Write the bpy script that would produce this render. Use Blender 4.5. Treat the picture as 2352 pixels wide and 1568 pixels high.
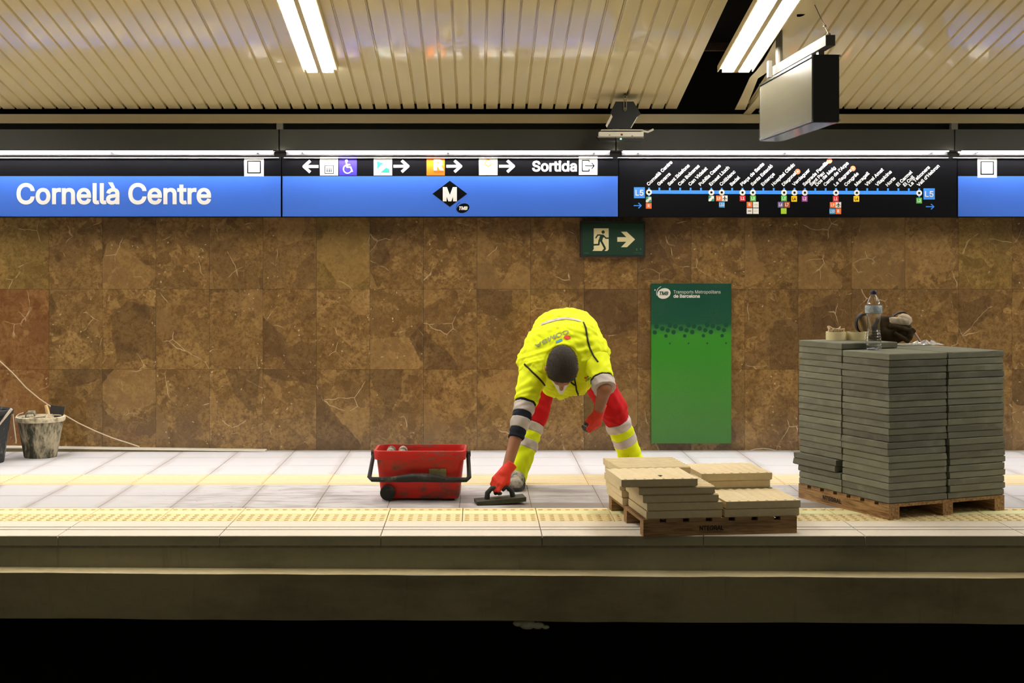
import bpy, bmesh, math, random
import numpy as np
from mathutils import Vector, Matrix, Euler
from mathutils.bvhtree import BVHTree
from mathutils.geometry import delaunay_2d_cdt, interpolate_bezier

random.seed(7)
SC = bpy.context.scene
COL = SC.collection
for o in list(bpy.data.objects):
    bpy.data.objects.remove(o)

# ---------------------------------------------------------------- camera, world, exposure
W, H = 2352, 1568
F = 3185.0            # focal length in pixels of the 2352 px wide frame
PX, PY = 1095.0, 611.0  # principal point (the photo is level and shifted)
EYE = 1.36
cam = bpy.data.cameras.new('camera')
cam.sensor_width = 36.0
cam.lens = F * 36.0 / W
cam.shift_x = (W / 2 - PX) / W
cam.shift_y = -(H / 2 - PY) / W
cam.clip_start = 0.05
cam.clip_end = 100
camo = bpy.data.objects.new('camera', cam)
camo.location = (0, 0, EYE)
camo.rotation_euler = (math.pi / 2, 0, 0)
COL.objects.link(camo)
SC.camera = camo

SC.view_settings.view_transform = 'Standard'
SC.view_settings.look = 'None'
SC.view_settings.gamma = 1.0
SC.view_settings.exposure = 1.80
SC.view_settings.use_curve_mapping = False

world = bpy.data.worlds.new('world')
SC.world = world
world.use_nodes = True
world.node_tree.nodes['Background'].inputs[0].default_value = (1.0, 0.93, 0.72, 1)
world.node_tree.nodes['Background'].inputs[1].default_value = 0.040

LAMP = 11.6     # radiance of the platform's fluorescent tubes
LED = 52.0      # radiance of the sign strip lights


def at(px, py, y):
    """A point measured in the photograph, at depth y."""
    return Vector(((px - PX) * y / F, y, EYE + (PY - py) * y / F))


def fx(px, y):
    return (px - PX) * y / F


def fz(py, y):
    return EYE + (PY - py) * y / F


# ---------------------------------------------------------------- colour and materials
def lin(c):
    c = c / 255.0
    return c / 12.92 if c <= 0.04045 else ((c + 0.055) / 1.055) ** 2.4


def rgb(r, g, b):
    return (lin(r), lin(g), lin(b), 1.0)


class NT:
    def __init__(self, name):
        self.m = bpy.data.materials.new(name)
        self.m.use_nodes = True
        self.t = self.m.node_tree
        self.b = self.t.nodes['Principled BSDF']
        self.o = self.t.nodes['Material Output']

    def n(self, kind, **kw):
        nd = self.t.nodes.new(kind)
        for k, v in kw.items():
            setattr(nd, k, v)
        return nd

    def put(self, sock, v):
        if hasattr(v, 'is_output'):
            self.t.links.new(v, sock)
        else:
            sock.default_value = v

    def math(self, op, a, b=None, c=None, clamp=False):
        nd = self.n('ShaderNodeMath', operation=op)
        nd.use_clamp = clamp
        self.put(nd.inputs[0], a)
        if b is not None:
            self.put(nd.inputs[1], b)
        if c is not None:
            self.put(nd.inputs[2], c)
        return nd.outputs[0]

    def vmath(self, op, a, b=None):
        nd = self.n('ShaderNodeVectorMath', operation=op)
        self.put(nd.inputs[0], a)
        if b is not None:
            self.put(nd.inputs[1], b)
        return nd.outputs[0]

    def mix(self, fac, a, b, blend='MIX'):
        nd = self.n('ShaderNodeMix', data_type='RGBA', blend_type=blend)
        self.put(nd.inputs[0], fac)
        self.put(nd.inputs[6], a)
        self.put(nd.inputs[7], b)
        return nd.outputs[2]

    def ramp(self, fac, stops, interp='LINEAR'):
        nd = self.n('ShaderNodeValToRGB')
        cr = nd.color_ramp
        cr.interpolation = interp
        while len(cr.elements) < len(stops):
            cr.elements.new(0.5)
        for e, (p, c) in zip(cr.elements, stops):
            e.position = p
            e.color = c if len(c) == 4 else (*c, 1)
        self.put(nd.inputs[0], fac)
        return nd.outputs[0]

    def step(self, v, lo, hi):
        nd = self.n('ShaderNodeMapRange')
        nd.interpolation_type = 'SMOOTHSTEP'
        self.put(nd.inputs[0], v)
        nd.inputs[1].default_value = lo
        nd.inputs[2].default_value = hi
        return nd.outputs[0]

    def noise(self, vec, scale, detail=4, rough=0.55, dist=0.0):
        nd = self.n('ShaderNodeTexNoise')
        if vec is not None:
            self.put(nd.inputs['Vector'], vec)
        nd.inputs['Scale'].default_value = scale
        nd.inputs['Detail'].default_value = detail
        nd.inputs['Roughness'].default_value = rough
        nd.inputs['Distortion'].default_value = dist
        return nd.outputs[0], nd.outputs[1]

    def voro(self, vec, scale, feature='F1', rand=1.0):
        nd = self.n('ShaderNodeTexVoronoi', feature=feature)
        self.put(nd.inputs['Vector'], vec)
        nd.inputs['Scale'].default_value = scale
        nd.inputs['Randomness'].default_value = rand
        return nd

    def coord(self, which='Object'):
        return self.n('ShaderNodeTexCoord').outputs[which]

    def pos(self):
        return self.n('ShaderNodeNewGeometry').outputs['Position']

    def rnd(self):
        return self.n('ShaderNodeObjectInfo').outputs['Random']

    def bump(self, h, strength=0.3, dist=0.01):
        nd = self.n('ShaderNodeBump')
        nd.inputs['Strength'].default_value = strength
        nd.inputs['Distance'].default_value = dist
        self.put(nd.inputs['Height'], h)
        self.t.links.new(nd.outputs[0], self.b.inputs['Normal'])

    def base(self, c):
        self.put(self.b.inputs['Base Color'], c)

    def set(self, rough=0.5, metal=0.0, spec=0.5, coat=0.0):
        self.put(self.b.inputs['Roughness'], rough)
        self.b.inputs['Metallic'].default_value = metal
        self.b.inputs['Specular IOR Level'].default_value = spec
        self.b.inputs['Coat Weight'].default_value = coat
        return self.m


def simple(name, c, rough=0.5, metal=0.0, spec=0.5, var=0.0, scale=30, coat=0.0, bump=0.0):
    t = NT(name)
    if var:
        n, _ = t.noise(t.coord(), scale, 5)
        lo = tuple(max(0, x * (1 - var)) for x in c[:3]) + (1,)
        hi = tuple(min(1, x * (1 + var)) for x in c[:3]) + (1,)
        t.base(t.ramp(n, [(0.3, lo), (0.7, hi)]))
        if bump:
            t.bump(n, bump, 0.004)
    else:
        t.base(c)
    return t.set(rough, metal, spec, coat)


def dirty(name, c, dirt, amount=0.5, scale=6, rough=0.6, spec=0.4, stretch=(1, 1, 1)):
    """A coloured thing smeared with dried mortar."""
    t = NT(name)
    v = t.vmath('MULTIPLY', t.coord(), stretch)
    n1, _ = t.noise(v, scale, 6, 0.65, 0.3)
    n2, _ = t.noise(v, scale * 5, 5, 0.6)
    f = t.math('ADD', t.math('MULTIPLY', n1, 0.75), t.math('MULTIPLY', n2, 0.25))
    f = t.step(f, 0.62 - 0.3 * amount, 0.74 - 0.2 * amount)
    t.base(t.mix(f, c, dirt))
    t.bump(n2, 0.15, 0.003)
    return t.set(rough, 0, spec)


def glow(name, c, strength):
    t = NT(name)
    t.base((0.9, 0.9, 0.9, 1))
    t.b.inputs['Emission Color'].default_value = c
    t.b.inputs['Emission Strength'].default_value = strength
    return t.set(0.4)


def make_marble():
    t = NT('brown_breccia_marble')
    r = t.rnd()
    comb = t.n('ShaderNodeCombineXYZ')
    t.put(comb.inputs[0], t.math('MULTIPLY', r, 91.7))
    t.put(comb.inputs[1], t.math('MULTIPLY', r, 37.3))
    t.put(comb.inputs[2], t.math('MULTIPLY', r, 53.9))
    v = t.vmath('ADD', t.coord(), comb.outputs[0])
    _, wob = t.noise(v, 5, 3)
    wv = t.vmath('ADD', v, t.vmath('MULTIPLY', t.vmath('SUBTRACT', wob, (0.5, 0.5, 0.5)), (0.10, 0.10, 0.10)))
    # large angular clasts, each of its own brown
    big = t.voro(wv, 4.2)
    cell = t.n('ShaderNodeSeparateColor')
    t.put(cell.inputs[0], big.outputs['Color'])
    tone = t.math('ADD', t.math('MULTIPLY', cell.outputs[0], 0.62), t.math('MULTIPLY', t.rnd(), 0.38))
    c0 = t.ramp(tone, [(0.0, rgb(94, 74, 52)), (0.22, rgb(118, 92, 58)), (0.5, rgb(134, 106, 64)),
                       (0.75, rgb(146, 114, 66)), (1.0, rgb(168, 134, 84))])
    # small fragments between them, each its own tone
    small = t.voro(t.vmath('ADD', v, t.vmath('MULTIPLY', t.vmath('SUBTRACT', t.noise(v, 12, 4, .6)[1], (0.5, 0.5, 0.5)), (0.09, 0.09, 0.09))), 15.0)
    sc_ = t.n('ShaderNodeSeparateColor')
    t.put(sc_.inputs[0], small.outputs['Color'])
    zone, _ = t.noise(v, 3.0, 3)
    zf = t.math('MULTIPLY', t.step(zone, 0.42, 0.56), 0.55)
    c0 = t.mix(zf, c0, t.ramp(sc_.outputs[0], [(0.0, rgb(82, 56, 28)), (0.4, rgb(124, 96, 54)), (0.75, rgb(142, 112, 66)), (1.0, rgb(172, 138, 88))]))
    # mottled fines
    n1, _ = t.noise(wv, 34, 10, 0.78)
    c1 = t.mix(t.step(n1, 0.42, 0.64), c0, rgb(104, 76, 40))
    n2, _ = t.noise(wv, 95, 8, 0.8)
    c2 = t.mix(t.math('MULTIPLY', t.step(n2, 0.5, 0.7), 0.55), c1, rgb(156, 124, 80))
    n3, _ = t.noise(v, 9, 5, 0.6)
    c2 = t.mix(t.math('MULTIPLY', t.step(n3, 0.52, 0.72), 0.6), c2, rgb(80, 56, 32))
    # thin pale veins, fairly straight, broken up by noise
    vv = t.vmath('ADD', v, t.vmath('MULTIPLY', t.vmath('SUBTRACT', t.noise(v, 4, 3, 0.5)[1], (0.5, 0.5, 0.5)), (0.12, 0.12, 0.12)))
    ve = t.voro(vv, 3.4, 'DISTANCE_TO_EDGE')
    n4, _ = t.noise(v, 5.0, 3)
    vein = t.math('MULTIPLY', t.math('SUBTRACT', 1.0, t.step(ve.outputs['Distance'], 0.002, 0.012)), t.step(n4, 0.54, 0.64))
    ve2 = t.voro(t.vmath('MULTIPLY', vv, (1.5, 1.0, 0.8)), 11.0, 'DISTANCE_TO_EDGE')
    n5, _ = t.noise(v, 7.5, 3)
    vein2 = t.math('MULTIPLY', t.math('SUBTRACT', 1.0, t.step(ve2.outputs['Distance'], 0.004, 0.03)), t.step(n5, 0.54, 0.70))
    c3 = t.mix(t.math('MULTIPLY', vein2, 0.44), c2, rgb(178, 144, 98))
    c3 = t.mix(t.math('MULTIPLY', vein, 0.72), c3, rgb(204, 180, 142))
    # darker and paler corner pieces with crisp edges
    crisp = t.voro(t.vmath('ADD', wv, (3.1, 7.7, 1.3)), 3.0)
    cs = t.n('ShaderNodeSeparateColor')
    t.put(cs.inputs[0], crisp.outputs['Color'])
    c3 = t.mix(t.math('MULTIPLY', t.math('GREATER_THAN', cs.outputs[1], 0.80), 0.42), c3, rgb(72, 54, 38))
    c3 = t.mix(t.math('MULTIPLY', t.math('LESS_THAN', cs.outputs[2], 0.16), 0.26), c3, rgb(176, 140, 88))
    # white flecks
    fl = t.voro(t.vmath('ADD', v, t.vmath('MULTIPLY', t.vmath('SUBTRACT', t.noise(v, 45, 4, .7)[1], (0.5, 0.5, 0.5)), (0.045, 0.045, 0.045))), 40)
    fc = t.n('ShaderNodeSeparateColor')
    t.put(fc.inputs[0], fl.outputs['Color'])
    fleck = t.math('MULTIPLY', t.math('GREATER_THAN', fc.outputs[1], 0.958), t.math('SUBTRACT', 1.0, t.step(fl.outputs['Distance'], 0.10, 0.28)))
    c3 = t.mix(t.math('MULTIPLY', fleck, 0.8), c3, rgb(214, 192, 158))
    t.base(c3)
    return t.set(0.20, 0, 0.5)


def marble_tinted(name, tint, amount):
    m = MARBLE.copy()
    m.name = name
    t = m.node_tree
    b = t.nodes['Principled BSDF']
    src = b.inputs['Base Color'].links[0].from_socket
    mx = t.nodes.new('ShaderNodeMix')
    mx.data_type = 'RGBA'
    mx.inputs[0].default_value = amount
    t.links.new(src, mx.inputs[6])
    mx.inputs[7].default_value = tint
    t.links.new(mx.outputs[2], b.inputs['Base Color'])
    return m


def make_tile(name, c, smear, joint_smear=0.5):
    """Pale terrazzo paving with dried grout wiped over it, thickest by the joints."""
    t = NT(name)
    p = t.pos()
    fine, _ = t.noise(p, 260, 2, 0.5)
    cloud, _ = t.noise(p, 2.2, 4)
    c1 = t.mix(t.math('MULTIPLY', t.step(fine, 0.35, 0.7), 0.10), c, rgb(150, 146, 140))
    c1 = t.mix(t.math('MULTIPLY', t.step(cloud, 0.4, 0.75), 0.22), c1, rgb(206, 200, 194))
    sep = t.n('ShaderNodeSeparateXYZ')
    t.put(sep.inputs[0], t.coord())
    dx = t.math('SUBTRACT', 0.204, t.math('ABSOLUTE', sep.outputs[0]))
    dy = t.math('SUBTRACT', 0.204, t.math('ABSOLUTE', sep.outputs[1]))
    sp = t.vmath('MULTIPLY', p, (1, 0.35, 1))
    wob, _ = t.noise(sp, 7, 4, 0.6)
    ex = t.math('SUBTRACT', 1.0, t.step(t.math('ADD', dx, t.math('MULTIPLY', t.math('SUBTRACT', wob, 0.5), 0.11)), 0.0, 0.055))
    wob2, _ = t.noise(t.vmath('MULTIPLY', p, (0.4, 1, 1)), 8, 4, 0.6)
    ey = t.math('SUBTRACT', 1.0, t.step(t.math('ADD', dy, t.math('MULTIPLY', t.math('SUBTRACT', wob2, 0.5), 0.06)), 0.0, 0.03))
    band = t.math('MAXIMUM', ex, t.math('MULTIPLY', ey, 0.8))
    c1 = t.mix(t.math('MULTIPLY', band, joint_smear), c1, rgb(150, 140, 134))
    if smear:
        # wet grout spread across the two middle rows, in streaks
        s = t.n('ShaderNodeSeparateXYZ')
        t.put(s.inputs[0], p)
        w1, _ = t.noise(t.vmath('MULTIPLY', p, (1.2, 4.2, 1)), 2.6, 6, 0.62, 0.6)
        w2, _ = t.noise(t.vmath('MULTIPLY', p, (3, 16, 1)), 2.0, 5, 0.65)
        zone = t.math('MULTIPLY', t.step(s.outputs[0], -2.2, -1.5), t.math('SUBTRACT', 1.0, t.math('MULTIPLY', t.step(s.outputs[0], 1.8, 2.6), 1.0)))
        f = t.math('MULTIPLY', t.step(t.math('ADD', t.math('MULTIPLY', w1, 0.7), t.math('MULTIPLY', w2, 0.3)), 0.46, 0.60), zone)
        c1 = t.mix(t.math('MULTIPLY', f, 0.62), c1, rgb(138, 128, 124))
        # the fresh dark wipe along the front row by the float
        wet = t.math('MULTIPLY', t.step(t.math('ADD', s.outputs[0], t.math('MULTIPLY', w2, 0.25)), 0.22, 0.36),
                     t.math('SUBTRACT', 1.0, t.step(t.math('ADD', s.outputs[1], t.math('MULTIPLY', w1, 0.05)), 7.98, 8.02)))
        wet = t.math('MULTIPLY', wet, t.math('SUBTRACT', 1.0, t.step(s.outputs[0], 2.1, 2.5)))
        c1 = t.mix(t.math('MULTIPLY', wet, 0.85), c1, rgb(112, 102, 92))
        grey = t.math('MULTIPLY', t.step(s.outputs[0], 0.0, 0.5), t.math('SUBTRACT', 1.0, t.step(s.outputs[0], 2.2, 2.6)))
        c1 = t.mix(t.math('MULTIPLY', grey, 0.35), c1, rgb(150, 140, 132))
        crumbs = t.voro(p, 26)
        cc = t.n('ShaderNodeSeparateColor')
        t.put(cc.inputs[0], crumbs.outputs['Color'])
        dot = t.math('MULTIPLY', t.math('GREATER_THAN', cc.outputs[0], 0.93), t.math('LESS_THAN', crumbs.outputs['Distance'], 0.16))
        c1 = t.mix(t.math('MULTIPLY', t.math('MULTIPLY', dot, zone), 0.8), c1, rgb(90, 84, 76))
    t.base(c1)
    t.set(0.55, 0, 0.35)
    return t.m


def make_concrete(name, c, dark, stain=0.6, rough=0.9):
    t = NT(name)
    p = t.pos()
    n1, _ = t.noise(t.vmath('MULTIPLY', p, (0.6, 1, 1.6)), 2.0, 6, 0.6)
    n2, _ = t.noise(p, 40, 5, 0.6)
    n3, _ = t.noise(t.vmath('MULTIPLY', p, (6, 6, 0.7)), 3.0, 5, 0.7)
    c1 = t.mix(t.math('MULTIPLY', t.step(n1, 0.42, 0.70), stain), c, dark)
    c1 = t.mix(t.math('MULTIPLY', t.step(n3, 0.56, 0.74), stain * 0.6), c1, dark)
    c1 = t.mix(t.math('MULTIPLY', n2, 0.25), c1, tuple(x * 0.6 for x in dark[:3]) + (1,))
    t.base(c1)
    t.bump(n2, 0.25, 0.004)
    return t.set(rough, 0, 0.25)


def make_wood(name, c, dark, st=(2.0, 22.0, 30.0)):
    t = NT(name)
    v = t.vmath('MULTIPLY', t.coord(), st)
    n1, _ = t.noise(v, 3, 5, 0.6, 0.8)
    n2, _ = t.noise(t.coord(), 9, 4)
    c1 = t.mix(t.step(n1, 0.35, 0.7), c, dark)
    c1 = t.mix(t.math('MULTIPLY', t.step(n2, 0.5, 0.75), 0.4), c1, dark)
    t.base(c1)
    t.bump(n1, 0.2, 0.003)
    return t.set(0.8, 0, 0.25)


MARBLE = make_marble()
MARBLE_RED_GLOW = marble_tinted('red_glow_breccia_marble', rgb(140, 62, 26), 0.22)  # red light reflected in the polish, mixed into the stone colour
MARBLE_GREEN_GLOW = marble_tinted('green_glow_breccia_marble', rgb(122, 110, 36), 0.18)  # yellow-green glow on the wall, painted into these slabs
TILE = make_tile('pale_terrazzo_tile', rgb(192, 191, 194), False, 0.42)
TILE_SMEAR = make_tile('grout_smeared_tile', rgb(189, 188, 191), True, 0.55)
EDGE = simple('cream_edge_slab', rgb(222, 212, 196), 0.6, var=0.05, scale=60)
YELLOW = simple('yellow_warning_tile', rgb(228, 210, 158), 0.6, var=0.04, scale=50)
YELLOW_DOT = simple('darker_yellow_dome', rgb(214, 192, 134), 0.65)  # domes slightly darker and browner than their tile
LUMI = simple('pale_luminescent_strip', rgb(232, 234, 178), 0.5)
OCHRE = simple('ochre_guide_tile', rgb(222, 204, 168), 0.6, var=0.03, scale=50)
OCHRE_GROOVE = simple('ochre_guide_groove', rgb(220, 188, 130), 0.7)
GROUT = simple('grey_grout', rgb(120, 110, 102), 0.9, var=0.2, scale=30)
GROOVE = simple('dark_groove', rgb(60, 54, 48), 0.9)
CONC_HI = make_concrete('platform_concrete', rgb(156, 150, 122), rgb(106, 102, 82), 0.6)
CONC_LO = make_concrete('plinth_concrete', rgb(166, 154, 118), rgb(104, 92, 66), 0.6)
PIT = simple('darkened_pit', rgb(16, 15, 13), 0.95, spec=0.1, var=0.3, scale=8)  # darkness under the platform put into a near-black colour
PLENUM = simple('dark_plenum', rgb(30, 28, 24), 0.95, spec=0.1)
CREAM = simple('cream_enamel', rgb(247, 232, 184), 0.12, spec=0.5, coat=0.3)
BEAM = simple('cream_beam_paint', rgb(224, 204, 154), 0.45)
FASCIA = simple('dark_olive_fascia', rgb(66, 66, 58), 0.55)
BLACKMETAL = simple('black_metal', rgb(22, 22, 20), 0.5)
CHROME = simple('brushed_aluminium', rgb(190, 188, 184), 0.25, 1.0)
WHITEM = simple('white_enamel', rgb(226, 220, 206), 0.4)
TUBE_GLOW = glow('fluorescent_tube', (1.0, 0.975, 0.93, 1), LAMP)
LED_GLOW = glow('sign_strip_light', (1.0, 0.97, 0.95, 1), LED)
GREEN_LED = glow('green_indicator', (0.02, 0.9, 0.4, 1), 0.5)
S_BLACK = simple('sign_black', rgb(7, 7, 10), 0.38, spec=.12)
S_BLUE = simple('sign_blue', rgb(60, 106, 202), 0.36, spec=.3)
S_WHITE = simple('sign_white', rgb(222, 220, 214), 0.4, spec=.3)
S_LINE = simple('line_blue', rgb(62, 140, 236), 0.35)
S_PURPLE = simple('sign_purple', rgb(54, 42, 160), 0.35)
S_ORANGE = simple('sign_orange', rgb(226, 104, 14), 0.35)
S_TEAL = simple('sign_teal', rgb(36, 140, 112), 0.35)
S_GREY = simple('sign_grey', rgb(190, 190, 190), 0.4)
S_PALEGREY = simple('sign_pale_print', rgb(150, 150, 150), 0.4)
S_PEACH = simple('sign_pale_orange', rgb(214, 120, 44), 0.4)
SIGNC = {'red': simple('badge_red', rgb(212, 36, 48), .35), 'green': simple('badge_green', rgb(84, 186, 76), .35),
         'orange': simple('badge_orange', rgb(236, 106, 40), .35), 'blue': simple('badge_blue', rgb(56, 150, 220), .35),
         'purple': simple('badge_purple', rgb(118, 96, 160), .35), 'brown': simple('badge_brown', rgb(176, 82, 40), .35),
         'lime': simple('badge_lime', rgb(168, 206, 60), .35), 'yellow': simple('badge_yellow', rgb(246, 196, 30), .35),
         'magenta': simple('badge_magenta', rgb(160, 66, 146), .35), 'white': simple('badge_white', rgb(226, 222, 212), .4),
         'coral': simple('badge_coral', rgb(250, 98, 60), .35)}
EXIT_GREEN = simple('exit_sign_green', rgb(8, 52, 34), 0.4)
EXIT_FRAME = simple('exit_sign_frame', rgb(14, 22, 16), 0.6)
EXIT_CREAM = simple('photoluminescent_print', rgb(226, 214, 164), 0.6)
WOOD = make_wood('weathered_pallet_wood', rgb(176, 140, 96), rgb(112, 80, 48), (22.0, 2.0, 30.0))
WOOD_D = make_wood('dark_pallet_wood', rgb(164, 130, 90), rgb(114, 86, 56))
STAMP = simple('black_stamp_ink', rgb(40, 30, 22), 0.9)
CLEAR = NT('clear_plastic')
CLEAR.base((0.97, 0.98, 0.98, 1))
CLEAR.b.inputs['Transmission Weight'].default_value = 1.0
CLEAR.b.inputs['IOR'].default_value = 1.25
CLEAR = CLEAR.set(0.05)
SKIN = simple('tanned_skin', rgb(152, 98, 66), 0.55, var=0.10, scale=25)
HAIR = simple('short_dark_hair', rgb(46, 38, 28), 0.75, var=0.35, scale=160, bump=0.5)
HIVIS = simple('hi_vis_yellow_cloth', rgb(228, 240, 30), 0.75, spec=0.2, var=0.05, scale=12)
HIVIS_D = dirty('dirty_hi_vis_cloth', rgb(214, 230, 20), rgb(70, 72, 22), 0.05, 9, 0.8, 0.2)
SILVER = simple('grey_reflective_tape', rgb(186, 176, 170), 0.5, spec=0.4, var=0.06, scale=20)
NAVY = simple('navy_cloth', rgb(30, 32, 42), 0.85, spec=0.2)
RED = simple('red_work_cloth', rgb(186, 18, 24), 0.8, spec=0.2, var=0.12, scale=9)
PIPING = simple('black_piping', rgb(16, 16, 14), 0.7)
GLOVE = simple('orange_red_glove', rgb(222, 52, 24), 0.7, var=0.12, scale=40)
GLOVE_TIP = simple('dark_rubber_fingertip', rgb(44, 42, 40), 0.6, var=0.3, scale=40)
PRINT_GREY = simple('grey_vest_print', rgb(150, 152, 112), 0.7)
PRINT_RED = simple('red_vest_print', rgb(224, 66, 48), 0.7)
PRINT_BLUE = simple('blue_vest_print', rgb(84, 150, 190), 0.7)
PRINT_GREEN = simple('green_vest_print', rgb(40, 110, 50), 0.7)
BOOT = dirty('dusty_work_boot', rgb(70, 62, 52), rgb(176, 168, 154), 0.7, 12, 0.85)


# ---------------------------------------------------------------- mesh building
class MB:
    def __init__(self):
        self.v, self.f, self.mi = [], [], []

    def add(self, vs, fs, mi=0):
        k = len(self.v)
        self.v += [tuple(v) for v in vs]
        for f in fs:
            self.f.append(tuple(i + k for i in f))
            self.mi.append(mi)

    def box(self, c, s, rot=None, mi=0, ch=0.0):
        """Box of size s about c; ch chamfers the top edges."""
        x, y, z = s[0] / 2, s[1] / 2, s[2] / 2
        if ch:
            vs = [(-x, -y, -z), (x, -y, -z), (x, y, -z), (-x, y, -z),
                  (-x, -y, z - ch), (x, -y, z - ch), (x, y, z - ch), (-x, y, z - ch),
                  (-x + ch, -y + ch, z), (x - ch, -y + ch, z), (x - ch, y - ch, z), (-x + ch, y - ch, z)]
            fs = [(3, 2, 1, 0), (8, 9, 10, 11)]
            for i in range(4):
                j = (i + 1) % 4
                fs += [(i, j, 4 + j, 4 + i), (4 + i, 4 + j, 8 + j, 8 + i)]
        else:
            vs = [(-x, -y, -z), (x, -y, -z), (x, y, -z), (-x, y, -z), (-x, -y, z), (x, -y, z), (x, y, z), (-x, y, z)]
            fs = [(3, 2, 1, 0), (4, 5, 6, 7), (0, 1, 5, 4), (1, 2, 6, 5), (2, 3, 7, 6), (3, 0, 4, 7)]
        if rot is not None:
            vs = [rot @ Vector(v) for v in vs]
        self.add([Vector(v) + Vector(c) for v in vs], fs, mi)
        return self

    def loft(self, rings, cap0=True, cap1=True, mi=0, closed=True):
        n = len(rings[0])
        vs, fs = [], []
        for r in rings:
            vs += r
        for k in range(len(rings) - 1):
            for i in range(n if closed else n - 1):
                j = (i + 1) % n
                fs.append((k * n + i, k * n + j, (k + 1) * n + j, (k + 1) * n + i))
        if cap0:
            fs.append(tuple(reversed(range(n))))
        if cap1:
            fs.append(tuple((len(rings) - 1) * n + i for i in range(n)))
        self.add(vs, fs, mi)
        return self

    def prism(self, poly, axis_o, ax, ay, az, mi=0):
        """Closed 2-D outline in the plane (ax, ay), extruded by the vector az."""
        o, ax, ay, az = Vector(axis_o), Vector(ax), Vector(ay), Vector(az)
        r0 = [o + ax * p[0] + ay * p[1] for p in poly]
        return self.loft([r0, [p + az for p in r0]], mi=mi)

    def tube(self, pts, r, n=8, mi=0, cap=True):
        pts = [Vector(p) for p in pts]
        rs = r if isinstance(r, (list, tuple)) else [r] * len(pts)
        rings, up = [], None
        for i, p in enumerate(pts):
            d = (pts[min(i + 1, len(pts) - 1)] - pts[max(i - 1, 0)]).normalized()
            if up is None:
                up = Vector((0, 0, 1)) if abs(d.z) < 0.9 else Vector((1, 0, 0))
            s = d.cross(up)
            if s.length < 1e-6:
                s = d.cross(Vector((0, 1, 0.01)))
            s.normalize()
            up = s.cross(d).normalized()
            rings.append([p + (s * math.cos(2 * math.pi * k / n) + up * math.sin(2 * math.pi * k / n)) * rs[i] for k in range(n)])
        return self.loft(rings, cap, cap, mi)

    def lathe(self, prof, c=(0, 0, 0), n=28, mi=0, cap0=False, cap1=False, fn=None):
        rings = []
        for r, z in prof:
            ring = []
            for k in range(n):
                a = 2 * math.pi * k / n
                rr = r * (fn(a, z) if fn else 1)
                ring.append(Vector((c[0] + rr * math.cos(a), c[1] + rr * math.sin(a), c[2] + z)))
            rings.append(ring)
        return self.loft(rings, cap0, cap1, mi)

    def ball(self, c, r, n=10, m=6, mi=0):
        rx, ry, rz = r if isinstance(r, (tuple, list)) else (r, r, r)
        rings = []
        for i in range(1, m):
            th = math.pi * i / m
            rings.append([Vector((c[0] + rx * math.sin(th) * math.cos(2 * math.pi * k / n), c[1] + ry * math.sin(th) * math.sin(2 * math.pi * k / n), c[2] - rz * math.cos(th))) for k in range(n)])
        return self.loft(rings, True, True, mi)

    def mesh(self, name, mats, smooth=False):
        me = bpy.data.meshes.new(name)
        me.from_pydata(self.v, [], self.f)
        for m in (mats if isinstance(mats, (list, tuple)) else [mats]):
            me.materials.append(m)
        if any(self.mi):
            me.polygons.foreach_set('material_index', self.mi)
        if smooth:
            me.polygons.foreach_set('use_smooth', [True] * len(me.polygons))
            try:
                me.set_sharp_from_angle(angle=math.radians(smooth if smooth is not True else 40))
            except Exception:
                pass
        me.update()
        return me

    def build(self, name, mats, parent=None, loc=(0, 0, 0), smooth=False):
        return link(name, self.mesh(name, mats, smooth), parent, loc)


def link(name, me, parent=None, loc=(0, 0, 0)):
    o = bpy.data.objects.new(name, me)
    o.location = loc
    if parent is not None:
        o.parent = parent
    COL.objects.link(o)
    return o


def tag(o, label=None, cat=None, group=None, kind=None):
    if label:
        o['label'] = label
    if cat:
        o['category'] = cat
    if group:
        o['group'] = group
    if kind:
        o['kind'] = kind
    return o


def thing(name, label, cat, loc=(0, 0, 0), rot=(0, 0, 0), group=None):
    o = bpy.data.objects.new(name, None)
    o.empty_display_size = 0.1
    o.location = loc
    o.rotation_euler = rot
    COL.objects.link(o)
    return tag(o, label, cat, group)


def copy_tree(o, parent=None):
    c = o.copy()
    COL.objects.link(c)
    if parent is not None:
        c.parent = parent
    for ch in list(o.children):
        copy_tree(ch, c)
    return c


def structure(o):
    o['kind'] = 'structure'
    return o


# ---------------------------------------------------------------- lettering
try:
    FONT = bpy.data.fonts.load(bpy.utils.system_resource('DATAFILES', path='fonts') + '/Inter.woff2')
except Exception:
    FONT = None


def outlines(body):
    c = bpy.data.curves.new('tmp_text', 'FONT')
    c.body = body
    if FONT:
        c.font = FONT
    o = bpy.data.objects.new('tmp_text', c)
    COL.objects.link(o)
    dg = bpy.context.evaluated_depsgraph_get()
    cu = o.to_curve(dg)
    polys = []
    for sp in cu.splines:
        pts = []
        if sp.type == 'BEZIER':
            bp = sp.bezier_points
            n = len(bp)
            for i in range(n):
                a, b = bp[i], bp[(i + 1) % n]
                straight = (a.co - a.handle_right).length < 1e-5 and (b.co - b.handle_left).length < 1e-5
                straight = straight or abs((b.co - a.co).xy.cross((a.handle_right - a.co).xy)) + abs((b.co - a.co).xy.cross((b.handle_left - b.co).xy)) < 1e-6
                seg = [a.co] if straight else interpolate_bezier(a.co, a.handle_right, b.handle_left, b.co, 5)[:-1]
                pts += [(p[0], p[1]) for p in seg]
        else:
            pts = [(p.co[0], p.co[1]) for p in sp.points]
        q = []
        for p in pts:
            if not q or (abs(p[0] - q[-1][0]) + abs(p[1] - q[-1][1])) > 1e-4:
                q.append(p)
        if len(q) > 2:
            polys.append(np.array(q))
    o.to_curve_clear()
    bpy.data.objects.remove(o)
    bpy.data.curves.remove(c)
    return polys


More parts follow.
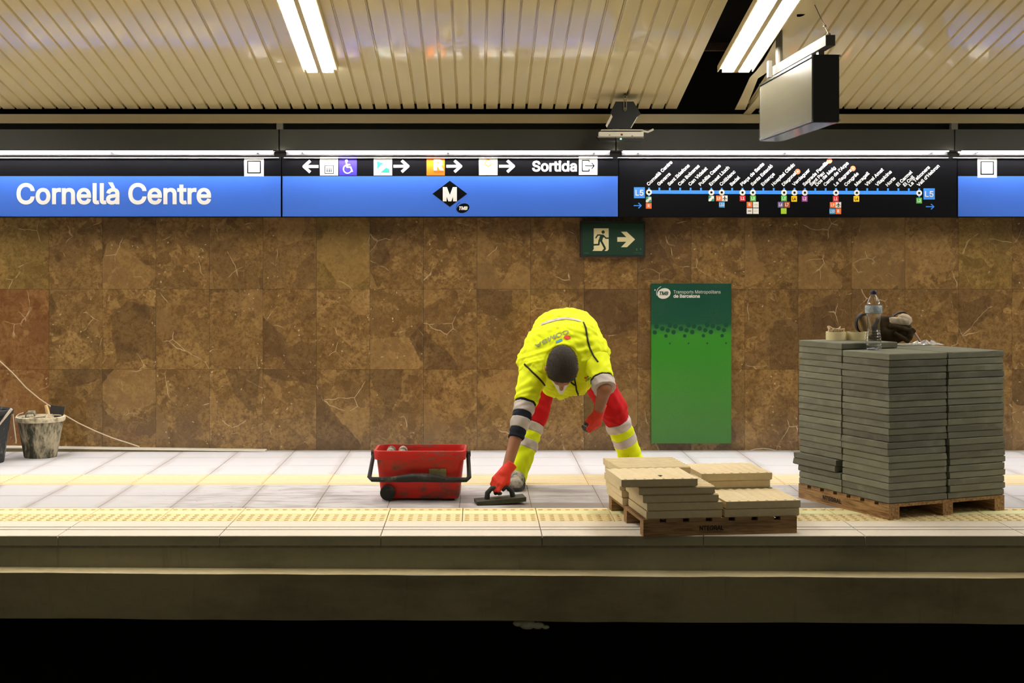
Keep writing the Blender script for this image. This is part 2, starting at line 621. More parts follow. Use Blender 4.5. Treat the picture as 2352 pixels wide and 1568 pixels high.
_CAP = None
_CACHE = {}


def text2d(body, bold=0.0, shear=0.0):
    """Triangulated lettering in units of its cap height, lower left at (0, 0)."""
    global _CAP
    key = (body, bold, shear)
    if key in _CACHE:
        return _CACHE[key]
    if _CAP is None:
        h = np.vstack(outlines('H'))
        _CAP = h[:, 1].max() - h[:, 1].min()
    polys = [p / _CAP for p in outlines(body)]

    def area(p):
        x, y = p[:, 0], p[:, 1]
        return 0.5 * np.sum(x * np.roll(y, -1) - np.roll(x, -1) * y)
    big = max(polys, key=lambda p: abs(area(p)))
    sgn = 1 if area(big) > 0 else -1
    out = []
    for p in polys:
        if bold:
            e0 = p - np.roll(p, 1, 0)
            e1 = np.roll(p, -1, 0) - p
            e0 /= np.linalg.norm(e0, axis=1)[:, None] + 1e-9
            e1 /= np.linalg.norm(e1, axis=1)[:, None] + 1e-9
            n0 = np.stack([e0[:, 1], -e0[:, 0]], 1)
            n1 = np.stack([e1[:, 1], -e1[:, 0]], 1)
            n = n0 + n1
            l2 = np.maximum((n * n).sum(1), 0.5)
            p = p + sgn * bold * 2 * n / l2[:, None]
        out.append(p)
    vs, es = [], []
    for p in out:
        k = len(vs)
        vs += [Vector((float(a), float(b))) for a, b in p]
        es += [(k + i, k + (i + 1) % len(p)) for i in range(len(p))]
    r = delaunay_2d_cdt(vs, es, [], 0, 1e-5)
    V = np.array([(v[0], v[1]) for v in r[0]])
    T = np.array([f for f in r[2]])
    cen = V[T].mean(1)
    wn = np.zeros(len(T))
    for p in out:
        a, b = p, np.roll(p, -1, 0)
        for (x0, y0), (x1, y1) in zip(a, b):
            cr = (x1 - x0) * (cen[:, 1] - y0) - (cen[:, 0] - x0) * (y1 - y0)
            wn += ((y0 <= cen[:, 1]) & (y1 > cen[:, 1]) & (cr > 0)).astype(int)
            wn -= ((y0 > cen[:, 1]) & (y1 <= cen[:, 1]) & (cr < 0)).astype(int)
    T = T[wn != 0]
    V = V.copy()
    V[:, 0] += shear * V[:, 1]
    used = np.unique(T)
    V[:, 0] -= V[used, 0].min()
    _CACHE[key] = (V, T, V[used, 0].max())
    return _CACHE[key]


class Print:
    """Flat print on an upright panel facing the viewer: measured at depth y, one sheet of ink above the last."""
    def __init__(self, root, y):
        self.root, self.y, self.sub = root, y, None
        self.o = root.location

    def p(self, px, py, layer):
        w = at(px, py, self.y)
        return (w.x - self.o.x, self.y - 0.0006 * layer - self.o.y, w.z - self.o.z)

    def polys(self, name, lists, mat, layer=1, label=None):
        b = MB()
        for pts in lists:
            a = sum(pts[i][0] * pts[(i + 1) % len(pts)][1] - pts[(i + 1) % len(pts)][0] * pts[i][1] for i in range(len(pts)))
            if a > 0:
                pts = list(reversed(pts))
            b.add([self.p(x, y, layer + .06 * len(b.f) % .9) for x, y in pts], [tuple(range(len(pts)))])
        o = b.build(name, mat, self.sub or self.root)
        if label:
            o['label'] = label
        return o

    def rect(self, name, x0, y0, x1, y1, mat, layer=1, label=None):
        return self.polys(name, [[(x0, y0), (x1, y0), (x1, y1), (x0, y1)]], mat, layer, label)

    def disc(self, cx, cy, rx, ry=None, rot=0, n=24):
        ry = ry or rx
        c, s = math.cos(rot), math.sin(rot)
        out = []
        for k in range(n):
            a = 2 * math.pi * k / n
            u, v = rx * math.cos(a), ry * math.sin(a)
            out.append((cx + u * c - v * s, cy + u * s + v * c))
        return out

    def ringpoly(self, cx, cy, r0, r1, a0=0, a1=360, n=20):
        o = [(cx + r1 * math.cos(math.radians(a0 + (a1 - a0) * k / n)), cy + r1 * math.sin(math.radians(a0 + (a1 - a0) * k / n))) for k in range(n + 1)]
        i = [(cx + r0 * math.cos(math.radians(a0 + (a1 - a0) * k / n)), cy + r0 * math.sin(math.radians(a0 + (a1 - a0) * k / n))) for k in range(n, -1, -1)]
        return o + i

    def stroke(self, pts, w):
        """Outline quads of a polyline of width w."""
        out = []
        for (x0, y0), (x1, y1) in zip(pts, pts[1:]):
            l = math.hypot(x1 - x0, y1 - y0) or 1
            nx, ny = -(y1 - y0) / l * w / 2, (x1 - x0) / l * w / 2
            ex, ey = (x1 - x0) / l * w * 0.2, (y1 - y0) / l * w * 0.2
            out.append([(x0 + nx - ex, y0 + ny - ey), (x1 + nx + ex, y1 + ny + ey), (x1 - nx + ex, y1 - ny + ey), (x0 - nx - ex, y0 - ny - ey)])
        return out

    def arrow(self, x0, x1, y, h, w, mat, layer=1):
        d = 1 if x1 > x0 else -1
        tip = x1
        q = self.stroke([(x0, y), (x1 - d * w * 0.6, y)], w)
        q += self.stroke([(tip - d * h / 2 - d * w * 0.4, y - h / 2 + w * .35), (tip - d * w * 0.55, y)], w)
        q += self.stroke([(tip - d * h / 2 - d * w * 0.4, y + h / 2 - w * .35), (tip - d * w * 0.55, y)], w)
        q.append([(tip, y), (tip - d * w * .9, y - w * .55), (tip - d * w * .9, y + w * .55)])
        return self.polys('arrow', q, mat, layer)

    def text(self, body, x0, x1, base, cap, mat, bold=0.05, layer=1, shear=0.0, rot=0.0, name='lettering', width=None):
        V, T, wd = text2d(body, bold, shear)
        sx = ((x1 - x0) / wd) if x1 is not None else (width or cap)
        c, s = math.cos(rot), math.sin(rot)
        vs = []
        for u, v in V:
            a, b_ = u * sx, v * cap
            vs.append(self.p(x0 + a * c - b_ * s, base - (a * s + b_ * c), layer))
        b = MB()
        b.add(vs, [tuple(t) for t in T])
        return b.build(name, mat, self.sub or self.root)


# ================================================================= STRUCTURE
XL, XR = -6.0, 7.1
TW = 0.4075
JX = -1.30                     # an edge-slab joint

# ---- floor: a slab with every tile laid on it
fb = MB()
fb.box(((XL + XR) / 2, (7.01 + 7.80) / 2, -0.039), (XR - XL, 7.80 - 7.01, 0.05))
fb.box(((XL + XR) / 2, (7.80 + 10.3) / 2, -0.027), (XR - XL, 10.3 - 7.80, 0.05))
floor = structure(fb.build('floor', GROUT))


def tile_mesh(name, sx, sy, mats, th=0.02):
    return MB().box((0, 0, -th / 2), (sx, sy, th), ch=0.0015).mesh(name, mats)


rows_back = [(9.06, 9.457), (9.457, 9.853), (9.853, 10.25)]
rows_mid = [(7.805, 8.217), (8.217, 8.63)]
k0 = int(math.floor((XL - JX) / TW)) + 1
k1 = int(math.floor((XR - JX) / TW))
for rows, m, dx in ((rows_back, TILE, -0.04), (rows_mid, TILE_SMEAR, -0.02)):
    for ya, yb in rows:
        me = tile_mesh('paving_tile', TW - 0.004, (yb - ya) - 0.004, m)
        for k in range(k0, k1):
            link('paving_tile', me, floor, (JX + (k + .5) * TW + dx, (ya + yb) / 2, random.uniform(-.0006, .0006)))
# ochre guide tiles: ribs running along the platform
ya, yb = 8.63, 9.06
b = MB().box((0, 0, -0.0085), (TW - 0.004, yb - ya - 0.004, 0.015), mi=1)
nr = 8
for i in range(nr):
    yy = -0.19 + 0.38 * (i + .5) / nr
    w = 0.020
    b.prism([(-w / 2 - .004, 0), (w / 2 + .004, 0), (w / 2, .005), (-w / 2, .005)], (-(TW - .014) / 2, yy, -0.001), (0, 1, 0), (0, 0, 1), (TW - .014, 0, 0))
me = b.mesh('guide_tile', [OCHRE, OCHRE_GROOVE])
for k in range(k0, k1):
    link('guide_tile', me, floor, (JX + (k + .5) * TW - 0.04, (ya + yb) / 2, 0))
# yellow warning tiles: rows of domes and a pale smooth strip
ya, yb = 7.392, 7.805
cy = (ya + yb) / 2
b = MB().box((0, 0, -0.0125), (TW - 0.004, yb - ya - 0.004, 0.025), ch=0.001)
b.box((0, 7.66 - cy, 0.0004), (TW - 0.006, 0.094, 0.0012), mi=2)
for yy in (7.425, 7.475, 7.525, 7.575, 7.745):
    for i in range(8):
        xx = -TW / 2 + TW * (i + .5) / 8
        b.lathe([(0.0135, 0.0), (0.0115, 0.0035), (0.006, 0.0048)], (xx, yy - cy, 0.0), 8, 1, cap1=True)
me = b.mesh('warning_tile', [YELLOW, YELLOW_DOT, LUMI])
for k in range(k0, k1):
    link('warning_tile', me, floor, (JX + (k + .5) * TW, cy, 0))
# edge slabs with two grip grooves
ya, yb = 7.0, 7.392
prof = [(0, -0.05), (0, -0.003), (0.003, 0)]
for g in (7.160, 7.234):
    a, c = g - 0.008 - ya, g + 0.008 - ya
    prof += [(a, 0), (a + .001, -0.006), (c - .001, -0.006), (c, 0)]
prof += [(yb - ya - .003, 0), (yb - ya - .003, -0.05)]
b = MB().prism(prof, (-(2 * TW - 0.005) / 2, 0, 0), (0, 1, 0), (0, 0, 1), (2 * TW - 0.005, 0, 0))
for g in (7.160, 7.234):
    b.box((0, g - ya, -0.0045), (2 * TW - 0.006, 0.0145, 0.004), mi=1)
me = b.mesh('edge_slab', [EDGE, GROOVE, CONC_HI])
for p_ in me.polygons:
    if abs(p_.normal.y) > .8 and p_.center.y < .002:
        p_.material_index = 2
k = -int((JX - XL) / (2 * TW))
while JX + (k + 1) * 2 * TW < XR:
    link('edge_slab', me, floor, (JX + (k + .5) * 2 * TW, ya, 0))
    k += 1

# ---- platform front: concrete face, ledge and plinth, all a little out of true
def strip(name, top, bot, mat, n=90, amp_t=0.0, amp_b=0.0):
    b = MB()
    rt, rb = [], []
    for i in range(n + 1):
        x = XL - 1 + (XR - XL + 2) * i / n
        sag = -0.0055 * (x + 3.4)
        wt = amp_t * (math.sin(x * 5.1) + math.sin(x * 11.3 + 1) * .6 + random.uniform(-.6, .6))
        wb = amp_b * (math.sin(x * 3.3 + 2) + math.sin(x * 9.1) * .5 + random.uniform(-.6, .6))
        rt.append((x, top[0], top[1] + (sag if top[2] else 0) + wt))
        rb.append((x, bot[0], bot[1] + (sag if bot[2] else 0) + wb))
    b.add(rt + rb, [(i, n + 1 + i, n + 2 + i, i + 1) for i in range(n)])
    return b


random.seed(3)
cb = strip('', (7.012, -0.02, False), (7.012, -0.170, True), CONC_HI)
cb.add([(XL - 1, 7.012, -.02), (XR + 1, 7.012, -.02), (XR + 1, 7.4, -.02), (XL - 1, 7.4, -.02)], [(0, 1, 2, 3)])
structure(cb.build('wall_platform', CONC_HI))
lb = strip('', (7.02, -0.154, True), (6.882, -0.156, True), CONC_LO, amp_b=0.0015)
lb.mi = [1] * len(lb.f)
random.seed(4)
lb2 = strip('', (6.882, -0.156, True), (6.888, -0.383, True), CONC_LO, amp_t=0.0015, amp_b=0.002)
lb3 = strip('', (6.888, -0.383, True), (7.3, -0.40, True), CONC_LO)
for q in (lb2, lb3):
    lb.add(q.v, q.f)
structure(lb.build('trim_1', [CONC_LO, make_concrete('lamplit_ledge_concrete', rgb(206, 192, 152), rgb(160, 144, 106), 0.5)]))  # lamplight on the ledge top painted in as paler concrete
pb = MB()
pb.box(((XL + XR) / 2, 7.35, -0.95), (XR - XL + 2, 0.3, 1.2))
pb.box(((XL + XR) / 2, 4.0, -1.45), (XR - XL + 2, 7.0, 0.1))
structure(pb.build('wall_pit', PIT))
lump = MB()
for dx, dz, r in ((0, 0, .045), (.05, -.004, .034), (-.045, .006, .03), (.09, -.012, .02)):
    lump.ball((dx, 0, dz), (r, .02, r * .55), 10, 6)
tag(lump.build('mortar_splash', simple('pale_mortar', rgb(196, 190, 164), .9, var=.2, scale=40), None, at(1212, 1434, 6.94), True),
    'small pale mortar lump stuck under the concrete ledge of the platform edge', 'mortar')

# ---- back wall: dark backing with every marble slab fixed to it
wb_ = MB().box(((XL + XR) / 2, 10.36, 1.55), (XR - XL, 0.2, 3.2))
wall = structure(wb_.build('wall_back', PLENUM))
SW, SX0 = 0.3956, -3.163
zr = [(-0.002, 0.597), (0.597, 1.190), (1.190, 1.787)]
for ri, (za, zb) in enumerate(zr):
    me = MB().box((0, 0, 0), (SW - .0016, 0.02, zb - za - .0016)).mesh('marble_slab', MARBLE)
    a = int((XL - SX0) / SW)
    i = a
    while SX0 + (i + 1) * SW < XR:
        o = link('marble_slab', me, wall, (SX0 + (i + .5) * SW, 10.26 + random.uniform(-.0007, .0007), (za + zb) / 2))
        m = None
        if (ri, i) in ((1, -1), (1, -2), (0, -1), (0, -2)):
            m = MARBLE_RED_GLOW
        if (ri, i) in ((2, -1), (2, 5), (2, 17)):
            m = MARBLE_GREEN_GLOW
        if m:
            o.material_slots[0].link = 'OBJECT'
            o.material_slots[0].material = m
        i += 1
# tapering pale edging left along the wall foot on the left
bb = MB()
for xa, xb, ha, hb in ((-6.0, -1.55, 0.062, 0.004),):
    vs = []
    for x, h in ((xa, ha), (xb, hb)):
        vs += [(x, 10.17, 0), (x, 10.17, h - .002), (x, 10.249, h - .002), (x, 10.249, 0)]
    bb.add(vs, [(0, 1, 2, 3), (7, 6, 5, 4), (0, 4, 5, 1), (2, 6, 7, 3), (3, 7, 4, 0)], 0)
    bb.add([(xa, 10.160, ha - .002), (xb, 10.160, hb - .002), (xb, 10.249, hb - .002), (xa, 10.249, ha - .002),
            (xa, 10.160, ha + .006), (xb, 10.160, hb + .006), (xb, 10.249, hb + .006), (xa, 10.249, ha + .006)],
           [(3, 2, 1, 0), (4, 5, 6, 7), (0, 1, 5, 4), (1, 2, 6, 5), (3, 0, 4, 7)], 1)
structure(bb.build('baseboard_back', [simple('olive_edging', rgb(138, 124, 88), .7, var=.15), simple('white_edging_top', rgb(236, 230, 216), .5)]))

# ---- ceiling: dark soffit with every enamelled slat under it
SL = 0.195
CZ, CY = 2.4997, 10.05


def ceil_z(y):
    return CZ + SL * (CY - y)


ang = math.atan(SL)
cl = 5.0
cb = MB()
cb.add([(XL, CY + .25, CZ + .45), (XR, CY + .25, CZ + .45), (XR, 5.0, 3.48 + .5), (XL, 5.0, 3.48 + .5),
        (XL, CY + .25, CZ + .6), (XR, CY + .25, CZ + .6), (XR, 5.0, 3.48 + .7), (XL, 5.0, 3.48 + .7)],
       [(0, 1, 2, 3), (7, 6, 5, 4), (0, 4, 5, 1), (2, 6, 7, 3), (1, 5, 6, 2), (3, 7, 4, 0)])
ceiling = structure(cb.build('ceiling', PLENUM))
d = Vector((0, -math.cos(ang), math.sin(ang)))
up = Vector((0, math.sin(ang), math.cos(ang)))
prof = [(-.0425, .023), (-.0425, .011), (-.0415, .0012), (-.040, 0), (.040, 0), (.0415, .0012), (.0425, .011), (.0425, .023)]
sb_ = MB().prism(prof, (0, 0, 0), (1, 0, 0), up, d * cl)
for sgn in (-1, 1):
    fl = [(sgn * .0424, .020), (sgn * .0498, .020), (sgn * .0498, .023), (sgn * .0424, .023)]
    sb_.prism(fl if sgn > 0 else list(reversed(fl)), d * .055, (1, 0, 0), up, d * (cl - .055))
me = sb_.mesh('ceiling_slat', CREAM)
random.seed(11)
xs = []
x = 1.459 - 0.05
while x > XL:
    xs.append(x)
    x -= 0.1
x = 1.955 + 0.05
while x < XR:
    xs.append(x)
    x += 0.1
for x in xs:
    o = link('ceiling_slat', me, ceiling, (x + random.uniform(-.0008, .0008), CY, CZ + random.uniform(-.0015, .0015)))
    o.rotation_euler = (0, random.uniform(-.006, .006), 0)
# carrier rails above the slats, seen through the gap
for yy in (8.95, 7.7):
    MB().box((0.5, 0, 0), (XR - XL, .04, .05)).build('carrier_rail', simple('rusty_carrier', rgb(62, 44, 32), .8, var=.2), ceiling, (0, yy, ceil_z(yy) + .06))

# ---- trims between ceiling and signs
structure(MB().box(((XL + XR) / 2, 10.13, (fz(262, 10.1) + fz(283, 10.1)) / 2), (XR - XL, 0.06, fz(262, 10.1) - fz(283, 10.1))).build('trim_2', BEAM))
SY = 10.0      # sign face
fas = structure(MB().box(((XL + XR) / 2, 10.12, 2.29), (XR - XL, 0.10, 0.2)).build('trim_3', PLENUM))
PANELS = [(-902, -128), (-126, 646), (648, 1420), (1421.5, 2198), (2199.5, 2972)]
for a, c in PANELS:
    x0, x1 = fx(a - 6, SY), fx(c - 6, SY)
    MB().box(((x0 + x1) / 2, SY + .035, (fz(297, SY) + fz(345, SY)) / 2), (x1 - x0 - .004, 0.07, fz(297, SY) - fz(345, SY))).build('fascia_panel', FASCIA, fas)
    for px in (a - 6,):
        MB().box((fx(px, SY), SY + .03, fz(290, SY)), (.045, .05, .045)).build('fascia_bracket', simple('bracket_grey', rgb(120, 116, 106), .5), fas)

# ================================================================= CEILING LAMPS
def lamp(label, far, length, dirv, group=None, tray=True):
    """Twin-tube fluorescent fitting: far = underside of its wall-side end."""
    d = Vector(dirv).normalized()
    root = thing('ceiling_lamp', label, 'ceiling lamp', far, (0, 0, 0), group)
    x = Vector((0, 0, 1)).cross(d).normalized()     # points to +x or -x
    if x.x < 0:
        x = -x
    z = d.cross(x)
    if z.z < 0:
        z = -z

    def bx(name, cx, cz, sx, sz, l0, l1, mat):
        b = MB()
        vs = []
        for l in (l0, l1):
            for sxn, szn in ((-1, -1), (1, -1), (1, 1), (-1, 1)):
                vs.append(x * (cx + sxn * sx / 2) + z * (cz + szn * sz / 2) + d * l)
        b.add(vs, [(3, 2, 1, 0), (4, 5, 6, 7), (0, 1, 5, 4), (1, 2, 6, 5), (2, 3, 7, 6), (3, 0, 4, 7)])
        return b.build(name, mat, root)
    bx('lamp_tray', 0, 0.034, 0.215, 0.022, -0.02, length + .02, BEAM)
    for s in (-1, 1):
        bx('tube_diffuser', s * 0.053, 0.010, 0.066, 0.026, 0, length, TUBE_GLOW)
    bx('centre_rib', 0, 0.010, 0.030, 0.030, 0, length, BEAM)
    bx('tray_lip', -0.112, 0.024, 0.006, 0.04, -0.02, length + .02, BEAM)
    bx('tray_lip', 0.112, 0.024, 0.006, 0.04, -0.02, length + .02, BEAM)
    return root


sl = (0, -1, SL)
lz = ceil_z(9.10) - 0.052
lamp('twin tube ceiling lamp flush under the slats left of the middle', (-1.026, 9.10, lz), 2.9, sl)
lamp('twin tube ceiling lamp hanging askew in the gap of missing slats', at(1689.5, 165, 9.0), 1.75, (-0.077, -1.66, 0.148))
for x, lab in ((-3.75, 'twin tube ceiling lamp beyond the left edge, next to the left one'), (-6.0, 'twin tube ceiling lamp farthest beyond the left edge'),
               (4.45, 'twin tube ceiling lamp beyond the right edge, past the hanging display'), (6.8, 'twin tube ceiling lamp farthest beyond the right edge')):
    lamp(lab, (x, 9.10, lz), 2.9, sl)

# ---- bent and loose slats round the gap
def bent(name, rows, label, drop):
    b = MB()
    rings = []
    for (py, a, c, dr) in rows:
        # depth where the ceiling is seen at this height, then dropped below it
        y = (4.4595 - drop - dr - EYE) / ((PY - py) / F + SL)
        p, q = at(a, py, y), at(c, py, y)
        rings.append([p, q, q + Vector((0, 0, .006)), p + Vector((0, 0, .006))])
    b.loft(rings)
    return tag(b.build(name, CREAM, None, (0, 0, 0), 30), label, 'ceiling slat')


bent('bent_slat', [(-60, 1866, 1932, .0), (0, 1832, 1888, .0), (60, 1800, 1848, .0), (105, 1774, 1815, .0), (140, 1755, 1788, .0), (165, 1737, 1764, .0), (180, 1722, 1741, .012), (215, 1706, 1727, .0), (252, 1688, 1712, -.02)],
     'wide cream ceiling slat, bent and pulled loose beside the askew lamp', 0.03)
plate = [o for o in COL.objects if o.name == 'bent_slat'][0]
yh = (4.4595 - .0335 - EYE) / ((PY - 34) / F + SL)
hp2 = [at(1840 + 10 * math.cos(k * math.pi / 6) - 2 * math.sin(k * math.pi / 6), 34 + 4.5 * math.sin(k * math.pi / 6) - 2 * math.cos(k * math.pi / 6), yh) for k in range(12)]
MB().loft([hp2, [p + Vector((0, 0, .004)) for p in hp2]]).build('cut_hole', GROOVE, plate)
bent('loose_slat', [(212, 1748, 1762, 0), (240, 1728, 1745, 0), (262, 1708, 1725, 0)], 'short broken cream slat end dangling left of the hanging display', 0.03)
bent('loose_slat', [(222, 1764, 1775, 0), (245, 1750, 1762, 0), (258, 1742, 1752, 0)], 'narrowest broken slat end, close against the hanging display', 0.03)

# ---- sign strip lights
HOOD = simple('dark_anodised_hood', rgb(44, 44, 42), .6)
CHANNEL = simple('dull_aluminium_channel', rgb(26, 26, 26), .5)
for (a, c), lab in zip(PANELS, ('slim strip light beyond the left edge', 'slim strip light above the station name sign on the left',
                                'slim strip light above the exit direction sign', 'slim strip light above the black line map sign',
                                'slim strip light above the cut off blue sign on the right')):
    x0, x1 = fx(a + 8, 9.9), fx(c - 18, 9.9)
    r = thing('strip_light', lab, 'strip light', ((x0 + x1) / 2, 9.9, 2.17))
    L = x1 - x0
    MB().box((0, .033, .0145), (L, .134, .005)).build('hood', HOOD, r)
    MB().box((0, .034, -.004), (L, .003, .032)).box((0, .018, -.0185), (L, .034, .003)).build('channel', CHANNEL, r)
    MB().box((0, .0, .0095), (L - .01, .012, .004)).build('led_tube', LED_GLOW, r)
    MB().box((0, .06, .008), (L - .01, .018, .006)).build('led_tube', LED_GLOW, r)
    MB().box((0, .093, -.030), (L + .05, .012, .0035)).build('sign_top_edge', S_GREY, r)
    for t_ in (-.45, 0, .45):
        MB().box((t_ * L, .05, .0), (.010, .095, .006)).build('clip', CHROME, r)

# ================================================================= SIGNS
ST, SB, SM = 360.0, 498.5, 404.5


def sign_root(name, label, a, c):
    r = thing(name, label, 'sign', (fx((a + c) / 2, SY), SY, fz((ST + SB) / 2, SY)))
    x0, x1 = fx(a, SY), fx(c, SY)
    MB().box((0, .05, 0), (x1 - x0, .1 - .0008, fz(ST, SY) - fz(SB, SY))).build('sign_box', S_BLACK, r)
    return r


def band(P, a, c):
    P.rect('black_band', a + 1, ST + 1, c - 1, SM, S_BLACK, 1)
    P.rect('blue_band', a + 1, SM, c - 1, SB - 1.5, S_BLUE, 1)


def code_plate(P, x0, y0, x1, y1):
    P.sub = P.rect('white_plate', x0, y0, x1, y1, S_WHITE, 2)
    w = x1 - x0
    P.rect('dark_square', x0 + w * .15, y0 + w * .15, x1 - w * .15, y1 - w * .15, S_BLACK, 3)
    P.rect('blank_field', x0 + w * .21, y0 + w * .21, x1 - w * .21, y1 - w * .21, S_GREY, 4)
    P.sub = None


# station name, left
r = sign_root('station_name_sign', 'blue and black station name sign reading Cornellà Centre', -126, 646)
P = Print(r, SY)
band(P, -126, 646)
P.text('Cornellà Centre', 38, 485, 467, 44.5, S_WHITE, 0.045, 2)
code_plate(P, 561, 362, 606, 405)
# direction sign
r = sign_root('direction_sign', 'blue and black direction sign with white arrows and Sortida', 648, 1420)
P = Print(r, SY)
band(P, 648, 1420)
q = lambda u: 680 + u / 3.0947
v_ = lambda t: 340 + t / 3.0947
P.arrow(q(155), q(45), v_(131), 29, 6.5, S_WHITE, 2)
for a, c in ((697, 807), (1072, 1182), (1447, 1557)):
    P.arrow(q(a), q(c), v_(129), 29, 6.5, S_WHITE, 2)
P.sub = None
P.sub = P.rect('icon_plate', q(170), v_(65), q(299), v_(195), S_WHITE, 2)
P.polys('lift_pictogram', [[(q(204), v_(122)), (q(268), v_(122)), (q(268), v_(184)), (q(204), v_(184))]], S_BLACK, 3)
P.polys('lift_pictogram', [[(q(209), v_(127)), (q(263), v_(127)), (q(263), v_(179)), (q(209), v_(179))]], S_WHITE, 4)
P.polys('lift_pictogram', [x for k in (222, 236, 250) for x in ([(q(k - 3), v_(150)), (q(k + 3), v_(150)), (q(k + 3), v_(172)), (q(k - 3), v_(172))], P.disc(q(k), v_(145), 1.2, n=8))]
        + P.stroke([(q(218), v_(112)), (q(218), v_(84))], 1) + P.stroke([(q(252), v_(84)), (q(252), v_(112))], 1), S_BLACK, 5)
P.sub = None
P.sub = P.rect('icon_plate', q(305), v_(65), q(432), v_(195), S_PURPLE, 2, 'purple wheelchair plate')
P.polys('wheelchair_pictogram', [P.disc(q(359), v_(90), 3.2, n=14), P.ringpoly(q(366), v_(149), 8.2, 10.6, 20, 285)]
        + P.stroke([(q(357), v_(100)), (q(362), v_(135)), (q(388), v_(135)), (q(400), v_(166))], 3) + P.stroke([(q(358), v_(115)), (q(384), v_(118))], 2.2), S_WHITE, 3)
P.sub = None
P.sub = P.rect('icon_plate', q(552), v_(66), q(683), v_(194), S_WHITE, 2, 'white plate with teal arrow')
P.polys('railway_emblem', [[(q(574), v_(92)), (q(622), v_(108)), (q(604), v_(122)), (q(578), v_(150))], [(q(600), v_(174)), (q(640), v_(138)), (q(664), v_(150)), (q(664), v_(174))]], S_TEAL, 3)
P.sub = None
P.sub = P.rect('icon_plate', q(928), v_(66), q(1057), v_(194), S_ORANGE, 2, 'orange plate with white R')
P.text('R', q(978), q(1050), v_(152), 22, S_WHITE, 0.09, 3)
P.text('Rodalies', q(981), q(1050), v_(174), 4, simple('dark_orange_print', rgb(176, 60, 10), .5), 0.05, 3)
P.sub = None
P.sub = P.rect('icon_plate', q(1300), v_(66), q(1432), v_(192), S_WHITE, 2, 'white plate with a pale orange ring')
P.polys('ring_emblem', [P.ringpoly(q(1366), v_(105), 5.5, 9, 0, 300)], S_PEACH, 3)
P.polys('faint_print', [[(q(1336), v_(147)), (q(1396), v_(147)), (q(1396), v_(152)), (q(1336), v_(152))], [(q(1316), v_(164)), (q(1418), v_(164)), (q(1418), v_(172)), (q(1316), v_(172))]], S_PALEGREY, 3)
P.sub = None
P.text('Sortida', q(1678), q(1996), v_(163), 22.3, S_WHITE, 0.05, 2)
P.sub = None
P.sub = P.rect('icon_plate', q(2010), v_(62), q(2142), v_(190), S_WHITE, 2, 'white exit door plate')
P.polys('exit_pictogram', P.stroke([(q(2083), v_(100)), (q(2083), v_(88)), (q(2035), v_(88)), (q(2035), v_(164)), (q(2083), v_(164)), (q(2083), v_(150))], 2.2)
        + P.stroke([(q(2055), v_(126)), (q(2118), v_(126))], 2.2) + P.stroke([(q(2102), v_(106)), (q(2119), v_(126)), (q(2102), v_(146))], 2.2), S_BLACK, 3)
P.sub = None
cx, cy = q(1093), v_(325)
P.sub = P.polys('diamond_emblem', [[(cx - 40, cy), (cx, cy - 30), (cx + 40, cy), (cx, cy + 30)]], S_BLACK, 2)
P.text('M', q(1043), q(1143), v_(370), 27.3, S_WHITE, 0.10, 3)
P.sub = None
P.sub = P.polys('oval_emblem', [P.disc(q(1187), v_(427), 15, 10.5, -0.35, 28)], S_BLACK, 2)
P.polys('oval_emblem', [P.ringpoly(q(1180), v_(424), 12.6, 13.6, 150, 250)], S_BLACK, 2)
P.text('TMB', q(1158), q(1220), v_(438), 7, S_WHITE, 0.09, 3, 0.25)
# line map
r = sign_root('line_map_sign', 'black line map sign with blue line and slanted station names', 1421.5, 2198)
P = Print(r, SY)
P.rect('black_band', 1423, ST + 1, 2196.5, SB - 1.5, S_BLACK, 1)
NAMES = ['Cornellà Centre', 'Gavarra', 'Sant Ildefons', 'Can Boixeres', 'Can Vidalet', 'Pubilla Cases', 'Ernest Lluch', 'Collblanc', 'Badal',
         'Plaça de Sants', 'Sants Estació', 'Entença', 'Hospital Clínic', 'Diagonal', 'Verdaguer', 'Sagrada Família', ('Sant Pau', 'Dos de Maig'),
         'Camp de l\'Arpa', 'La Sagrera', 'Congrés', 'Maragall', 'Virrei Amat', 'Vilapicina', 'Horta', 'El Carmel', ('El Coll', 'La Teixonera'), "Vall d'Hebron"]
sx = lambda k: 1490.6 + 23.865 * k
sy = lambda k: 440.8 + 0.07 * k
P.polys('route_line', [[(sx(0), sy(0) - 4), (sx(26), sy(26) - 4), (sx(26), sy(26) + 4), (sx(0), sy(0) + 4)]]
        + [[(sx(k) - 2, sy(k) - 10), (sx(k) + 2, sy(k) - 10), (sx(k) + 2, sy(k)), (sx(k) - 2, sy(k))] for k in range(27)]
        + [[(sx(k) - 2, sy(k)), (sx(k) + 2, sy(k)), (sx(k) + 2, sy(k) + 10), (sx(k) - 2, sy(k) + 10)] for k in (0, 26)], S_LINE, 2)
for k, nm in enumerate(NAMES):
    if isinstance(nm, tuple):
        P.text(nm[0], sx(k) - 9, None, sy(k) - 14, 7.2, S_WHITE, 0.05, 2, 0, math.radians(44), width=7.6)
        P.text(nm[1], sx(k) + 4, None, sy(k) - 14, 7.2, S_WHITE, 0.05, 2, 0, math.radians(44), width=7.6)
    else:
        P.text(nm, sx(k) - 1, None, sy(k) - 14, 7.2, S_WHITE, 0.05, 2, 0, math.radians(44), width=7.6)
for k in (0, 6, 7, 9, 10, 13, 14, 15, 18, 20, 26):
    P.polys('station_ring', [P.disc(sx(k), sy(k) + .5, 6.8)], S_WHITE, 3)
    P.polys('station_ring', [P.disc(sx(k), sy(k) + .5, 2.8, n=14)], S_BLACK, 4)
for x, y in ((1832, 394), (1905, 369), (1959, 387)):
    P.polys('lift_marker', [P.disc(x, y, 6.2)], SIGNC['coral'], 2)
    P.polys('lift_marker', [P.disc(x, y, 2.0, n=8)], S_WHITE, 3)


